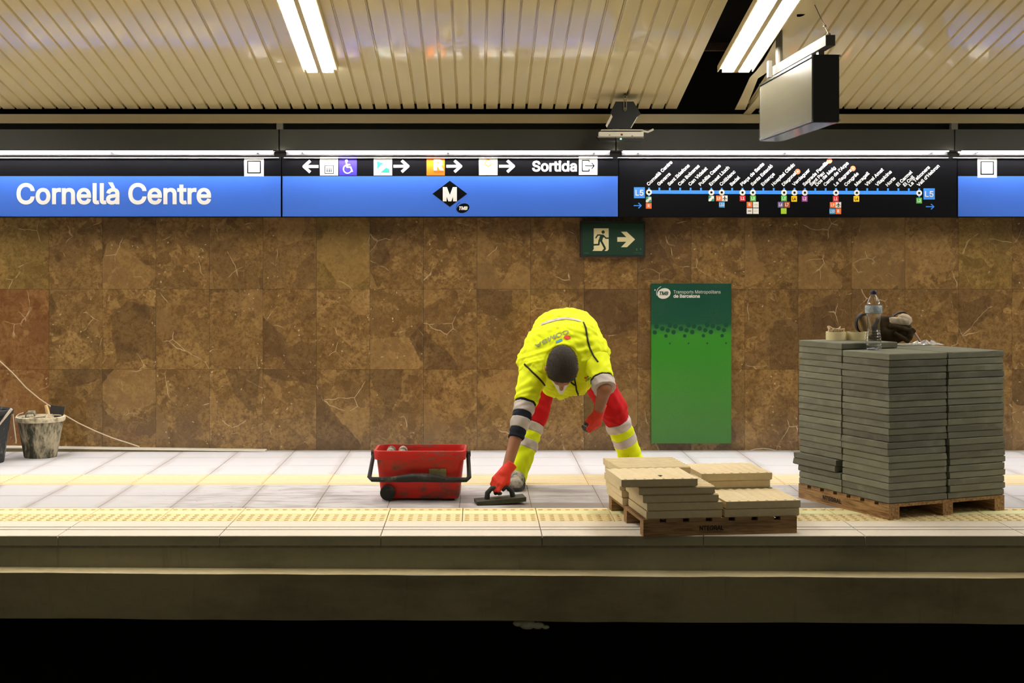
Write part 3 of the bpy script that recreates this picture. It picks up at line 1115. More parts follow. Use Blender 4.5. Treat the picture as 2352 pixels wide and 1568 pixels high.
def badge(x, y, c, t=None, dark=False, s=6.5):
    P.sub = P.rect('line_badge', x - s, y - s, x + s, y + s, SIGNC[c], 2)
    if t:
        w_ = 0.30 * s * len(t) + (0.6 if t == 'R' else 0)
        P.text(t, x - w_, x + w_, y + 3.0, 6.2, S_BLACK if dark else S_WHITE, 0.06, 3)
    P.sub = None


def fgc(x, y):
    P.sub = P.rect('line_badge', x - 6.5, y - 6.5, x + 6.5, y + 6.5, S_TEAL, 2)
    P.polys('arrow', [[(x - 6.5, y + 2), (x + .5, y - 3.5), (x - 3.5, y - 5), (x + 5.5, y - 5.5), (x + 6, y + 3), (x + 4, y - .5), (x - 2, y + 6.5), (x - 6.5, y + 6.5)]], S_WHITE, 3)
    P.sub = None


def plane(x, y):
    P.sub = P.rect('line_badge', x - 6.5, y - 6.5, x + 6.5, y + 6.5, SIGNC['white'], 2)
    P.polys('plane_pictogram', P.stroke([(x, y - 5), (x, y + 4)], 1.8) + P.stroke([(x - 4.5, y + 1), (x, y - 1.5), (x + 4.5, y + 1)], 1.5) + P.stroke([(x - 2, y + 4), (x + 2, y + 4)], 1.2), S_BLACK, 3)
    P.sub = None


fgc(1490, 458), badge(1490, 472.5, 'orange', 'R'), fgc(1634, 455.5)
badge(1651, 455.5, 'orange', 'L9'), plane(1664.5, 455.5), badge(1658, 470, 'blue', 'L10')
badge(1705.5, 455.5, 'red', 'L1'), badge(1729.5, 455.5, 'green', 'L3'), badge(1721.5, 470, 'orange', 'R')
for x, y in ((1736, 470), (1721.5, 484.5), (1736, 484.5)):
    badge(x, y, 'white')
    P.rect('faint_print', x - 4, y - .8, x + 4, y + .8, S_GREY if y < 480 else S_BLACK if x < 1730 else S_GREY, 3)
badge(1800.5, 455.5, 'green', 'L3'), badge(1793, 470, 'purple', 'L6'), badge(1807.5, 470, 'brown', 'L7'), badge(1800, 484.5, 'lime')
badge(1824, 456.5, 'yellow', 'L4', True), badge(1848, 456.5, 'magenta', 'L2'), badge(1919.5, 456.5, 'red', 'L1')
badge(1912.5, 470.5, 'orange', 'L9'), plane(1925.5, 470.5), badge(1911.5, 485, 'blue', 'L10'), badge(1925.5, 485, 'orange', 'R')
badge(1967, 456.5, 'yellow', 'L4', True), badge(2111, 460.5, 'green', 'L3')
for x0, y0, x1, y1 in ((1456, 430, 1481, 455), (2121, 432.5, 2147, 458)):
    P.sub = P.rect('line_plate', x0, y0, x1, y1, S_LINE, 2)
    P.text('L5', x0 + 3.5, x1 - 3, y1 - 6.3, 12.5, S_WHITE, 0.03, 3)
    P.sub = None
P.arrow(1456, 1474, 472, 13, 2.2, S_LINE, 2)
P.arrow(2127, 2146, 474.5, 13, 2.2, S_LINE, 2)
# right-hand name sign, mostly out of the picture
r = sign_root('station_name_sign', 'blue and black sign cut off by the right edge, its name out of view', 2199.5, 2972)
P = Print(r, SY)
band(P, 2199.5, 2972)
code_plate(P, 2245, 363.5, 2289.5, 408)

# ---- emergency exit sign
EY = 10.19
r = thing('exit_sign', 'dark green running man exit sign with arrow, under the signs', 'exit sign', at(1407.5, 549, EY))
x0, x1, z0, z1 = fx(1333, EY), fx(1482.5, EY), fz(590.5, EY), fz(507.5, EY)
cx_, cz_ = (x0 + x1) / 2 - r.location.x, (z0 + z1) / 2 - r.location.z
MB().box((cx_, .03, cz_), (x1 - x0, .056, z1 - z0)).build('frame', EXIT_FRAME, r)
P = Print(r, EY)
P.rect('green_panel', 1338, 513, 1477.5, 585, EXIT_GREEN, 0)
u = lambda a: 1320 + a / 13.07
t_ = lambda a: 500 + a / 13.07
M = lambda pts: [(u(a), t_(c)) for a, c in pts]
P.polys('door_pictogram', [M([(572, 315), (1020, 315), (1020, 945), (975, 995), (530, 995), (572, 940)])], EXIT_CREAM, 1)
P.polys('arrow', [M([(1278, 582), (1552, 582), (1390, 418), (1560, 418), (1812, 650), (1570, 882), (1390, 882), (1548, 720), (1278, 720)])], EXIT_CREAM, 1)
P.polys('running_man', [P.disc(u(853), t_(428), 50 / 13.07),
                        M([(720, 500), (865, 505), (900, 560), (845, 610), (825, 700), (745, 715), (712, 690), (760, 540)])]
        + P.stroke(M([(850, 520), (935, 612), (1022, 612)]), 3.2) + P.stroke(M([(760, 515), (690, 520), (630, 608)]), 3.2)
        + P.stroke(M([(738, 680), (722, 805), (540, 812)]), 3.9) + P.stroke(M([(785, 680), (905, 905)]), 4.6)
        + [M([(880, 915), (945, 915), (935, 945), (890, 995), (815, 995)])], EXIT_GREEN, 2)
P.polys('faint_print', [M([(1848, 915), (1880, 915), (1880, 990), (1848, 990)]), M([(1960, 920), (1995, 920), (1995, 960), (1960, 960)]), M([(290, 1052), (420, 1052), (420, 1066), (290, 1066)]), M([(1770, 1048), (2005, 1048), (2005, 1058), (1770, 1058)])],
        simple('faint_exit_print', rgb(70, 110, 80), .6), 1)

# ---- green notice board
GY = 10.215
t = NT('green_notice_print')
sep = t.n('ShaderNodeSeparateXYZ')
t.put(sep.inputs[0], t.coord())
hz = fz(651, GY) - fz(1018, GY)
g = t.math('DIVIDE', t.math('ADD', sep.outputs[2], hz / 2), hz)
cgrad = t.ramp(g, [(0.0, rgb(60, 116, 48)), (0.25, rgb(60, 124, 46)), (0.60, rgb(48, 134, 34)), (0.68, rgb(54, 138, 40)), (0.735, rgb(40, 104, 56)), (0.75, rgb(12, 78, 56)), (1.0, rgb(6, 70, 54))])
nz, _ = t.noise(t.coord(), 220, 3, .7)
nz2, _ = t.noise(t.coord(), 3.5, 4)
cgrad = t.mix(t.math('MULTIPLY', t.math('MULTIPLY', t.step(nz, .5, .75), t.step(nz2, .4, .7)), .30), cgrad, rgb(150, 170, 130))
t.base(cgrad)
NOTICE = t.set(.35)
r = thing('notice_board', 'tall green notice board headed Transports Metropolitans de Barcelona', 'notice board', at(1588, 834.5, GY))
MB().box((0, .017, 0), (fx(1680, GY) - fx(1496, GY), .032, hz)).build('board', NOTICE, r)
P = Print(r, GY)
u = lambda a: 1480 + a / 4.0205
t_ = lambda a: 640 + a / 4.0205
P.text('Transports Metropolitans', u(268), u(704), t_(136), 7.4, S_WHITE, 0.0, 2)
P.text('de Barcelona', u(268), u(512), t_(174), 7.0, S_WHITE, 0.06, 2)
P.polys('oval_emblem', [P.disc(u(181), t_(136), 15.5, 12, -0.25, 28), P.ringpoly(u(176), t_(132), 15.2, 16.4, 160, 250)], S_WHITE, 2)
P.text('TMB', u(138), u(222), t_(150), 7.5, simple('dark_green_print', rgb(6, 60, 48), .5), 0.08, 3, 0.25)
DG = simple('dot_green', rgb(8, 74, 50), .4)
dots = []
for k in range(5):
    ox = k * 173
    for a, c, rr in ((96, 495, 20), (165, 460, 22), (216, 476, 20), (112, 440, 22), (235, 430, 22), (60, 428, 20), (199, 528, 16), (269, 492, 20), (235, 597, 8)):
        X_ = a + ox
        if 84 < X_ < 786:
            dots.append(P.disc(u(X_), t_(c - k * 1.0), rr / 4.02, n=14))
P.polys('dot_pattern', dots, DG, 2)['kind'] = 'stuff'
for lx, lz_ in ((98, 104),):
    P.polys('screw_head', [P.disc(u(lx), t_(lz_), 1.6, n=8)], S_WHITE, 2)

# ================================================================= EMERGENCY LUMINAIRE
LY = 9.70
r = thing('emergency_light', 'slim emergency light with green lamp under a black ceiling bracket', 'emergency light', at(1427, 300, LY))
lo = r.location


def L(px, py, dy=0.0):
    w_ = at(px, py, LY + dy)
    return (w_.x - lo.x, dy, w_.z - lo.z)


b = MB()
pl = [(1414, 233), (1455, 233), (1472, 262), (1464, 268), (1404, 268), (1402, 258)]
b.loft([[L(x, y, -.02) for x, y in reversed(pl)], [L(x, y, .10) for x, y in reversed(pl)]])
pl = [(1407, 268), (1464, 268), (1450, 296), (1394, 296)]
b.loft([[L(x, y, -.03) for x, y in reversed(pl)], [L(x, y, .09) for x, y in reversed(pl)]])
b.build('mounting_box', BLACKMETAL, r)
for pts in ([(1404, 262), (1407, 268), (1394, 293), (1391, 288)], [(1463, 268), (1465, 268), (1450, 294), (1448, 294)]):
    MB().loft([[L(x, y, -.034) for x, y in reversed(pts)], [L(x, y, .06) for x, y in reversed(pts)]]).build('side_plate', WHITEM, r)
MB().tube([L(1433, 222, -.028), L(1433, 252, -.028), L(1436, 255, -.028), L(1439, 252, -.028), L(1439, 222, -.028), L(1436, 219, -.028), L(1433, 222, -.028)], .0028, 6).build('slotted_hanger', simple('dull_steel', rgb(150, 142, 116), .5, .6), r)
MB().tube([L(1436, 249, -.02), L(1436, 249, -.038)], .009, 10).build('bolt', simple('dull_bolt', rgb(120, 112, 90), .5, .6), r)
MB().tube([L(1436, 221, -.02), L(1436, 205, .10)], .010, 8).build('ceiling_stud', BLACKMETAL, r)
b = MB().box(L(1426, 309), (.31, .07, .032)).box(L(1428, 299.5), (.29, .075, .006))
b.build('lamp_body', WHITEM, r)
ring0 = [L(x, y, -.04) for x, y in ((1371, 313), (1480, 314.5), (1474, 324.5), (1378, 322.5))]
ring1 = [(a, .04, c) for a, _, c in ring0]
MB().loft([list(reversed(ring0)), list(reversed(ring1))]).build('clear_cover', CLEAR, r)
MB().ball(L(1426, 319, -.043), .007).build('green_indicator', GREEN_LED, r)
MB().ball(L(1428, 309, -.036), (.008, .004, .008)).build('red_button', simple('dull_red', rgb(140, 50, 20), .5), r)
for px, py in ((1400, 310), (1452, 312)):
    MB().ball(L(px, py, -.036), .005).build('screw', CHROME, r)
MB().tube([L(1472, 300), L(1488, 303), L(1495, 300), L(1501, 297)], .007, 8).build('cable', WHITEM, r)

# ================================================================= HANGING DISPLAY
YN, YF = 7.29, 8.64
XA = 1.768
TH = 0.137
z1n, z0n = 2.470, 2.118
t = NT('sleeping_display_glass')
sep = t.n('ShaderNodeSeparateXYZ')
t.put(sep.inputs[0], t.coord())
nz, _ = t.noise(t.vmath('MULTIPLY', t.coord(), (1, 3, 9)), 3, 4)
dots_ = t.voro(t.coord(), 90, rand=0.2)
rowm = t.math('SINE', t.math('MULTIPLY', sep.outputs[2], 95.0))
f = t.math('MULTIPLY', t.step(nz, .44, .54), t.step(rowm, -.5, .1))
f = t.math('MULTIPLY', f, t.math('LESS_THAN', dots_.outputs['Distance'], .42))
t.base(t.mix(t.math('MULTIPLY', f, .85), rgb(108, 104, 90), rgb(112, 130, 34)))
SCREEN = t.set(.28)
r = thing('information_display', 'grey two sided passenger information display hanging below the ceiling', 'display', (XA + TH / 2, (YN + YF) / 2, 2.12))
LN = YF - YN
DZ = z1n - z0n
RAISE = 0.022   # the far end hangs a touch higher
def dbox(name, cx, cz, sx, sz, l0, l1, mat):
    vs = []
    for l in (l0, l1):
        dz = RAISE * (l + LN / 2) / LN
        for a, c in ((-1, -1), (1, -1), (1, 1), (-1, 1)):
            vs.append((cx + a * sx / 2, l, cz + c * sz / 2 + dz))
    b = MB()
    b.add(vs, [(0, 1, 2, 3), (7, 6, 5, 4), (0, 4, 5, 1), (1, 5, 6, 2), (2, 6, 7, 3), (3, 7, 4, 0)])
    return b.build(name, mat, r)


dbox('housing', 0, DZ / 2, TH, DZ, -LN / 2, LN / 2, simple('black_housing', rgb(20, 20, 18), .35))
for s in (-1, 1):
    dbox('screen', s * (TH / 2 + .002), DZ / 2 - .004, .004, DZ - .03, -LN / 2 + .012, LN / 2 - .012, SCREEN)
    for zz in (.005, DZ - .006):
        dbox('screen_edge', s * (TH / 2 + .003), zz, .010, .012, -LN / 2, LN / 2, CHROME)
    dbox('screen_edge', s * (TH / 2 + .003), DZ / 2, .008, DZ, LN / 2 - .012, LN / 2, CHROME)
dbox('underside_panel', 0, -.003, TH - .006, .005, -LN / 2, LN / 2, simple('glossy_underside', rgb(60, 60, 66), .16, spec=.6))
dbox('hanging_beam', .0, DZ + .062, .05, .055, -LN / 2 - .09, LN / 2 - .15, simple('galvanised_beam', rgb(78, 75, 68), .6, .0))
for l in (-LN / 2 + .10, LN / 2 - .25):
    dbox('beam_strap', 0, DZ + .02, .03, .06, l, l + .05, simple('strap_steel', rgb(120, 114, 100), .4, .5))
cz = lambda l: ceil_z(r.location.y + l) - r.location.z
a0 = Vector((0.01, -LN / 2 - .03, DZ + .09))
tgt = Vector((fx(1869, 8.08), 8.08, ceil_z(8.08) + .01)) - r.location
MB().tube([a0, a0 + (tgt - a0) * .25, a0 + (tgt - a0) * .5, tgt], .0028, 6).ball(a0 + (tgt - a0) * .28, .010, 8, 5).ball(a0 + (tgt - a0) * .05, .012, 8, 5).build('suspension_wire', simple('wire_grey', rgb(110, 100, 80), .5, .5), r)
l = LN / 2 - .22
MB().tube([(0, l, DZ + .05), (0, l, cz(l) + .02)], .021, 12).build('suspension_pipe', simple('pipe_steel', rgb(112, 106, 92), .5, .2), r)
MB().box((-.055, l + .02, DZ + .085), (.022, .05, .10)).build('cable_box', simple('grey_box', rgb(100, 96, 86), .5), r)

# ================================================================= CABLE AND BUCKETS ON THE LEFT
pts = [(-140, 760), (-40, 806), (0, 829), (30, 857), (60, 890), (90, 915), (115, 932), (145, 951), (180, 971), (220, 990), (260, 1006), (295, 1017), (320, 1024)]
pp = [at(a, c, 10.185) for a, c in pts]
pp[-1] = Vector((pp[-1].x, 10.19, .034))
tag(MB().tube(pp, .0042, 6).build('cord', simple('pale_cord', rgb(214, 198, 170), .6), None, (0, 0, 0), True), 'pale cord slanting down the marble wall behind the buckets', 'cord')
pts = [(1723, 1034), (1735, 1031), (1752, 1029.5), (1768, 1031), (1782, 1034)]
tag(MB().tube([Vector((at(a, c, 10.2).x, 10.2, max(.006, at(a, c, 10.2).z))) for a, c in pts], .003, 6).build('wire', simple('thin_pale_wire', rgb(190, 182, 168), .6), None, (0, 0, 0), True),
    'thin wire offcut lying at the wall foot right of the notice board', 'wire')

PLASTER = dirty('mortar_caked_grey_rubber', rgb(62, 62, 50), rgb(176, 164, 138), 0.62, 7, 0.85, 0.2, (1.6, 1.6, .6))
PLASTER_D = dirty('mortar_caked_black_rubber', rgb(52, 54, 54), rgb(150, 146, 136), 0.35, 8, 0.8, 0.25, (1.6, 1.6, .6))
RIMCAKE = dirty('pale_caked_rim', rgb(120, 112, 90), rgb(206, 194, 166), 0.9, 9, 0.85, 0.2)


def bucket(label, loc, rt, rb, h, body, rim, group):
    r = thing('mortar_bucket', label, 'bucket', loc, (0, 0, 0), group)
    wob = lambda a, z: 1 + 0.012 * math.cos(8 * a)
    b = MB()
    b.lathe([(rb - .02, .0), (rb - .004, .0), (rb, .008), (rb + (rt - rb) * .5, h * .5), (rt - .004, h - .03)], n=40, cap0=True, fn=wob)
    b.lathe([(rt - .012, h - .012), (rt - .016, h - .04), (rb - .006, .02), (rb - .02, .015)], n=40, cap1=True)
    b.build('bucket_body', body, r, (0, 0, 0), True)
    MB().lathe([(rt - .012, h - .034), (rt + .008, h - .032), (rt + .012, h - .018), (rt + .010, h), (rt - .006, h + .002), (rt - .014, h - .012)], n=40).build('rim', rim, r, (0, 0, 0), True)
    return r


g1 = at(91, 1053, 9.88)
bk = bucket('mortar crusted grey bucket by the wall, tools standing inside', (g1.x, 9.90, 0), .162, .115, .288, PLASTER, RIMCAKE, 'mortar buckets at the left')
WIRE = simple('bail_wire', rgb(196, 184, 158), .5, .3)
pts = [(.12 - .0, -.10, .30)]
arc = []
for k in range(15):
    a = math.radians(-40 + 250 * k / 14)
    arc.append((.155 * math.cos(a) - .012, -.155 * math.sin(a) * .95, .296 + .012 * math.sin(2 * a)))
MB().tube(arc, .0035, 6).build('bail_handle', WIRE, bk, (0, 0, 0), True)
for a_, nm in ((math.radians(130), 'handle_lug'), (math.radians(-50), 'handle_lug')):
    b = MB()
    ca, sa = math.cos(a_), math.sin(a_)
    o = Vector((.155 * ca, .155 * sa, .285))
    tx = Vector((-sa, ca, 0))
    nn = Vector((ca, sa, 0))
    b.prism([(-.035, 0), (.035, 0), (.024, .032), (-.024, .032)], o, tx, (0, 0, 1), nn * .008)
    b.build(nm, RIMCAKE, bk)
gl = Vector((g1.x, 9.90, 0))
# tools standing in the grey bucket
r = thing('rubber_float', 'black rubber float standing upright in the grey bucket', 'float', gl + Vector((.072, .04, .10)), (math.radians(-6), math.radians(7), 0))
MB().box((0, 0, .13), (.095, .02, .26)).build('float_plate', simple('black_float_plate', rgb(44, 42, 40), .6, var=.3, scale=20), r)
MB().box((0, .0125, .13), (.095, .005, .255)).build('foam_face', simple('grey_foam', rgb(96, 90, 82), .9), r)
r = thing('hammer', 'tool with a pale wooden handle leaning in the grey bucket', 'hammer', gl + Vector((.092, -.02, .03)), (0, math.radians(-7), 0))
MB().tube([(.0, 0, 0), (.006, 0, .12), (.008, 0, .22), (0, 0, .30), (-.006, 0, .345)], [.010, .011, .013, .014, .010], 10).build('wooden_handle', simple('pale_handle_wood', rgb(216, 184, 130), .6, var=.1), r, (0, 0, 0), True)
MB().box((-.012, 0, .012), (.05, .025, .025)).build('hammer_head', BLACKMETAL, r)
r = thing('trowel', 'grey trowel with a loop handle lying inside the grey bucket', 'trowel', gl + Vector((-.07, -.01, .15)))
MB().tube([(-.035, 0, .10), (-.032, 0, .15), (-.02, 0, .165), (.02, 0, .165), (.03, 0, .15), (.035, 0, .10)], .006, 8).build('loop_handle', simple('trowel_grey', rgb(120, 112, 96), .6, var=.2), r, (0, 0, 0), True)
MB().box((0.02, 0, .05), (.11, .04, .006), Euler((0, .9, 0)).to_matrix()).build('blade', simple('trowel_steel', rgb(150, 140, 124), .4, .5), r)

g2 = at(-42, 1058, 9.62)
bk2 = bucket('black mortar bucket cut off by the left edge', (g2.x, 9.62, 0), .200, .150, .365, PLASTER_D, PLASTER_D, 'mortar buckets at the left')
MB().tube([(.205, .03, .33), (.215, .02, .27), (.225, .01, .22), (.238, 0, .15), (.236, 0, .13)], .0045, 6).build('bail_handle', WIRE, bk2, (0, 0, 0), True)
r = thing('stirring_stick', 'short pale stick poking out of the black bucket', 'stick', Vector((g2.x, 9.62, 0)) + Vector((.155, -.10, .27)), (0, math.radians(38), 0))
MB().tube([(0, 0, -.1), (0, 0, .03), (0, 0, .14)], [.005, .007, .010], 8).build('stick_shaft', simple('pale_stick', rgb(200, 188, 170), .6, var=.1), r, (0, 0, 0), True)

# ================================================================= RED WASH BUCKET
REDB = dirty('scuffed_red_plastic', rgb(204, 30, 14), rgb(96, 66, 52), 0.52, 6, 0.5, 0.45, (1, 1, 1.6))
BLKP = dirty('dusty_black_plastic', rgb(34, 33, 30), rgb(84, 78, 66), 0.3, 10, 0.6, 0.35)


def rrect(cx, cy, z, sx, sy, rad, n=5):
    pts = []
    for qx, qy, a0 in ((1, 1, 0), (-1, 1, 90), (-1, -1, 180), (1, -1, 270)):
        for k in range(n + 1):
            a = math.radians(a0 + 90 * k / n)
            pts.append(Vector((cx + qx * (sx / 2 - rad) + rad * math.cos(a), cy + qy * (sy / 2 - rad) + rad * math.sin(a), z)))
    return pts


rb = thing('wash_bucket', 'scuffed red wheeled grout bucket with a black carrying handle', 'bucket', (-.327, 8.16, 0), (0, 0, math.radians(-1.5)))
b = MB()
b.loft([rrect(0, 0, .012, .44, .22, .03), rrect(0, 0, .02, .455, .235, .035), rrect(0, 0, .245, .505, .285, .045)], True, False)
b.loft([rrect(0, 0, .280, .500, .280, .04), rrect(0, 0, .24, .490, .270, .04), rrect(0, 0, .03, .44, .22, .03)], False, True)
b.build('bucket_body', REDB, rb, (0, 0, 0), True)
MB().loft([rrect(0, 0, .243, .503, .283, .045), rrect(0, 0, .240, .532, .312, .055), rrect(0, 0, .288, .540, .320, .058), rrect(0, 0, .293, .532, .312, .055), rrect(0, 0, .293, .508, .288, .045), rrect(0, 0, .275, .498, .278, .04)], False, False).build('rim', dirty('scuffed_red_rim', rgb(190, 26, 14), rgb(110, 84, 70), 0.45, 9, .5, .45, (1, 1, 2)), rb, (0, 0, 0), 50)
for s in (-1, 1):
    MB().tube([(-.185, s * .118, .048), (-.185, s * .142, .048)], .044, 24).tube([(-.185, s * .142, .048), (-.185, s * .147, .048)], .034, 24).build('wheel', BLKP, rb, (0, 0, 0), 40)
MB().box((.17, 0, .01), (.06, .2, .02)).build('foot', BLKP, rb)
hy, hz_ = -.185, .135
path = [(-.277, -.02, .262), (-.283, -.10, .20), (-.288, -.17, .145), (-.272, hy, .133), (-.20, hy, .132), (-.14, hy, .134)]
pr = [.012, .012, .013, .014, .015, .016]
b = MB().tube(path, pr, 8).tube([(-x, y, z) for x, y, z in path], pr, 8)
b.tube([(-.15, hy, .134), (-.08, hy, .140), (-.04, hy, .144), (.04, hy, .144), (.09, hy, .140), (.15, hy, .134)], [.016, .023, .025, .025, .023, .016], 10)
b.build('carrying_handle', BLKP, rb, (0, 0, 0), True)
for s in (-1, 1):
    MB().tube([(s * .264, -.02, .262), (s * .292, -.02, .262)], .018, 12).build('handle_pivot', BLKP, rb)
MB().box((.105, -.1395, .165), (.10, .003, .05), Euler((math.radians(6), 0, 0)).to_matrix()).build('faded_sticker', dirty('faded_sticker', rgb(136, 126, 84), rgb(80, 70, 56), .4, 20), rb)
for x in (-.185, -.115):
    MB().tube([(x, -.11, .245), (x, .12, .262)], .026, 14).build('wringer_roller', dirty('caked_roller', rgb(70, 62, 50), rgb(168, 156, 132), .6, 16, .9), rb, (0, 0, 0), 40)

# ================================================================= PALLETS AND STACKS
def pallet(label, c0, deg, stamp, cat='pallet'):
    r = thing('wooden_pallet', label, cat, (c0[0], c0[1], 0), (0, 0, math.radians(deg)), 'wooden pallets')
    return r


def pallet_parts(r, along_x, wood, n=7):
    """0.8 m square; stringers run along local x when along_x, else along local y."""
    S = .80
    def B(u0, v0, su, sv, z0, z1, name, m):
        if along_x:
            c, s = (u0 + su / 2, v0 + sv / 2, (z0 + z1) / 2), (su, sv, z1 - z0)
        else:
            c, s = (v0 + sv / 2, u0 + su / 2, (z0 + z1) / 2), (sv, su, z1 - z0)
        return MB().box((0, 0, 0), s).build(name, m, r, c)
    for v0 in (0.0, .365, .73):
        B(0, v0, S, .07, 0, .068, 'stringer', wood)
    for k in range(n):
        wv = .085
        u0 = (S - wv) * k / (n - 1)
        B(u0, 0, wv, S, .068, .085, 'deck_board', wood)


PA = (0.838, 6.972)
DA = 7.0
pa = pallet('wooden pallet at the platform edge under the cream tiles', PA, DA, True)
pallet_parts(pa, True, WOOD_D)
PBc = (2.205, 7.417)
DB = 23.0
pb_ = pallet('wooden pallet under the tall stack of grey pavers', PBc, DB, True)
pallet_parts(pb_, False, WOOD)


def stamp_on(r, org, ax, az, body, width, cap):
    V, T, wd = text2d(body, 0.06, 0.0)
    b = MB()
    b.add([Vector(org) + Vector(ax) * (u_ / wd * width) + Vector(az) * (v_ * cap) for u_, v_ in V], [tuple(x) for x in T])
    return b.build('stamped_lettering', STAMP, r)


stamp_on(pa, (.29, -.0012, .026), (1, 0, 0), (0, 0, 1), 'NTEGRAL', .125, .021)
stamp_on(pb_, (-.0012, .57, .026), (0, -1, 0), (0, 0, 1), 'NTEGRAL', .17, .022)

ORD = ['topmost', 'second', 'third', 'fourth', 'fifth', 'sixth', 'seventh', 'eighth', 'ninth', 'tenth', 'eleventh', 'twelfth', 'thirteenth', 'fourteenth', 'fifteenth',
       'sixteenth', 'seventeenth', 'eighteenth', 'nineteenth', 'twentieth', 'twenty-first', 'twenty-second', 'twenty-third', 'twenty-fourth']

# grey concrete pavers
def make_paver():
    t = NT('grey_concrete_paver')
    r_ = t.rnd()
    n1, _ = t.noise(t.vmath('ADD', t.coord(), t.vmath('MULTIPLY', t.n('ShaderNodeObjectInfo').outputs['Location'], (3.1, 3.1, 17.0))), 7, 5, .6)
    n2, _ = t.noise(t.coord(), 120, 3, .7)
    c = t.mix(r_, rgb(136, 137, 118), rgb(108, 106, 94))
    c = t.mix(t.math('MULTIPLY', t.step(n1, .45, .75), .5), c, rgb(158, 157, 138))
    c = t.mix(t.math('MULTIPLY', n2, .25), c, rgb(86, 84, 76))
    t.base(c)
    t.bump(n2, .3, .003)
    return t.set(.92, 0, .2)


PAVER = make_paver()


def paver_mesh(seed, s=.392, th=.0354):
    rr = random.Random(seed)
    rings = []
    c = .004
    n = 6
    def ring(k, z):
        pts = []
        for q_ in range(4):
            for i in range(n):
                f = -1 + 2 * i / n
                x, y = ((f, -1), (1, f), (-f, 1), (-1, -f))[q_]
                e = s / 2 - k
                j = rr.uniform(-.0012, .0012) + (rr.uniform(-.005, 0) if rr.random() < .05 else 0)
                pts.append(Vector((x * (e + (j if abs(x) > .99 else 0)), y * (e + (j if abs(y) > .99 else 0)), z)))
        return pts
    rings = [ring(.005, 0), ring(0, .005), ring(0, th - .004), ring(c, th)]
    return MB().loft(rings).mesh('concrete_paver', PAVER)


random.seed(21)
PM = [paver_mesh(s) for s in range(5)]
Rv = Vector((math.cos(math.radians(DB)), math.sin(math.radians(DB)), 0))
Lv = Vector((-Rv.y, Rv.x, 0))
PITCH = .0366
NL = 22
TOPZ = .0855 + NL * PITCH
cols = [('near corner', 0, 0, NL), ('left-hand', 0, 1, NL + 1), ('right-hand', 1, 0, NL), ('back', 1, 1, NL)]
for cname, i, j, n in cols:
    for k in range(n):
        c = Vector((PBc[0], PBc[1], 0)) + Rv * (.199 + .4035 * i) + Lv * (.199 + .4035 * j)
        a = math.radians(DB + random.uniform(-.45, .45))
        dx = random.uniform(-.003, .003)
        dy = random.uniform(-.003, .003)
        c += Rv * dx + Lv * dy
        if cname == 'left-hand' and k in (3, 4):
            c += -Rv * (.0) + Lv * (.045 if k == 3 else .035) - Rv * .012
        if cname == 'left-hand' and k == 2:
            c += Lv * .012
        if cname == 'right-hand' and k in (1, 3, 5, 6, 7):
            c += Rv * .010
        if cname == 'right-hand' and k in (2, 4):
            c += Rv * .004
        if cname == 'near corner' and k in (7, 8):
            c -= Rv * .010
        o = link('concrete_paver', random.choice(PM), None, (c.x, c.y, .0855 + k * PITCH))
        o.rotation_euler = (0, 0, a + random.choice((0, 1, 2, 3)) * math.pi / 2)
        t_ = n - 1 - k
        if cname == 'back' and t_ > 0:
            tag(o, 'grey concrete paver hidden within the back column of the tall stack', 'paver', 'grey pavers hidden in the back column')
        elif cname == 'left-hand' and t_ == 0:
            tag(o, 'lone grey paver raised on the tall stack, holding the two tape rolls', 'paver', 'grey pavers of the tall stack')
        else:
            w_ = ORD[t_] if t_ == 0 else ORD[t_] + ' from the top'
            tag(o, f'grey concrete paver, {w_} in the {cname} column of the tall stack', 'paver', 'grey pavers of the tall stack')

# cream tactile tiles
CRT = simple('cream_tactile_tile', rgb(214, 196, 156), .7, var=.06, scale=35, spec=.3)
CRT_N = simple('cream_tile_notch', rgb(120, 96, 60), .8)


def tactile_mesh(s=.392, th=.040):
    b = MB().box((0, 0, (th - .005) / 2), (s, s, th - .005))
    n = 8
    for i in range(n):
        y = -s / 2 + s * (i + .5) / n
        p = s / n
        b.prism([(-p * .34, 0), (p * .34, 0), (p * .25, .005), (-p * .25, .005)], (-s / 2, y, th - .005), (0, 1, 0), (0, 0, 1), (s, 0, 0))
    return b.mesh('tactile_tile', [CRT])


def flat_mesh(s=.392, th=.040):
    """Its face up: shallow waves and a row of small notches along the front edge."""
    b = MB()
    n = 40
    rings = []
    for y, am in ((-s / 2, 0), (-s / 2 + .022, 0), (-s / 2 + .045, .0021), (s / 2, .0021)):
        top = [Vector((-s / 2 + s * i / n, y, th - .0021 + am * math.cos(2 * math.pi * 8 * i / n) + (.0021 if am == 0 else 0) - (.0 if am else .0008))) for i in range(n + 1)]
        rings.append(list(reversed(top + [Vector((s / 2, y, 0)), Vector((-s / 2, y, 0))])))
    b.loft(rings)
    for i in range(8):
        x = -s / 2 + s * (i + .5) / 8
        b.lathe([(.008, 0), (.008, .0022)], (x, -s / 2 + .018, th - .0028), 8, 1, cap1=True)
    return b.mesh('tactile_tile', [CRT, CRT_N])


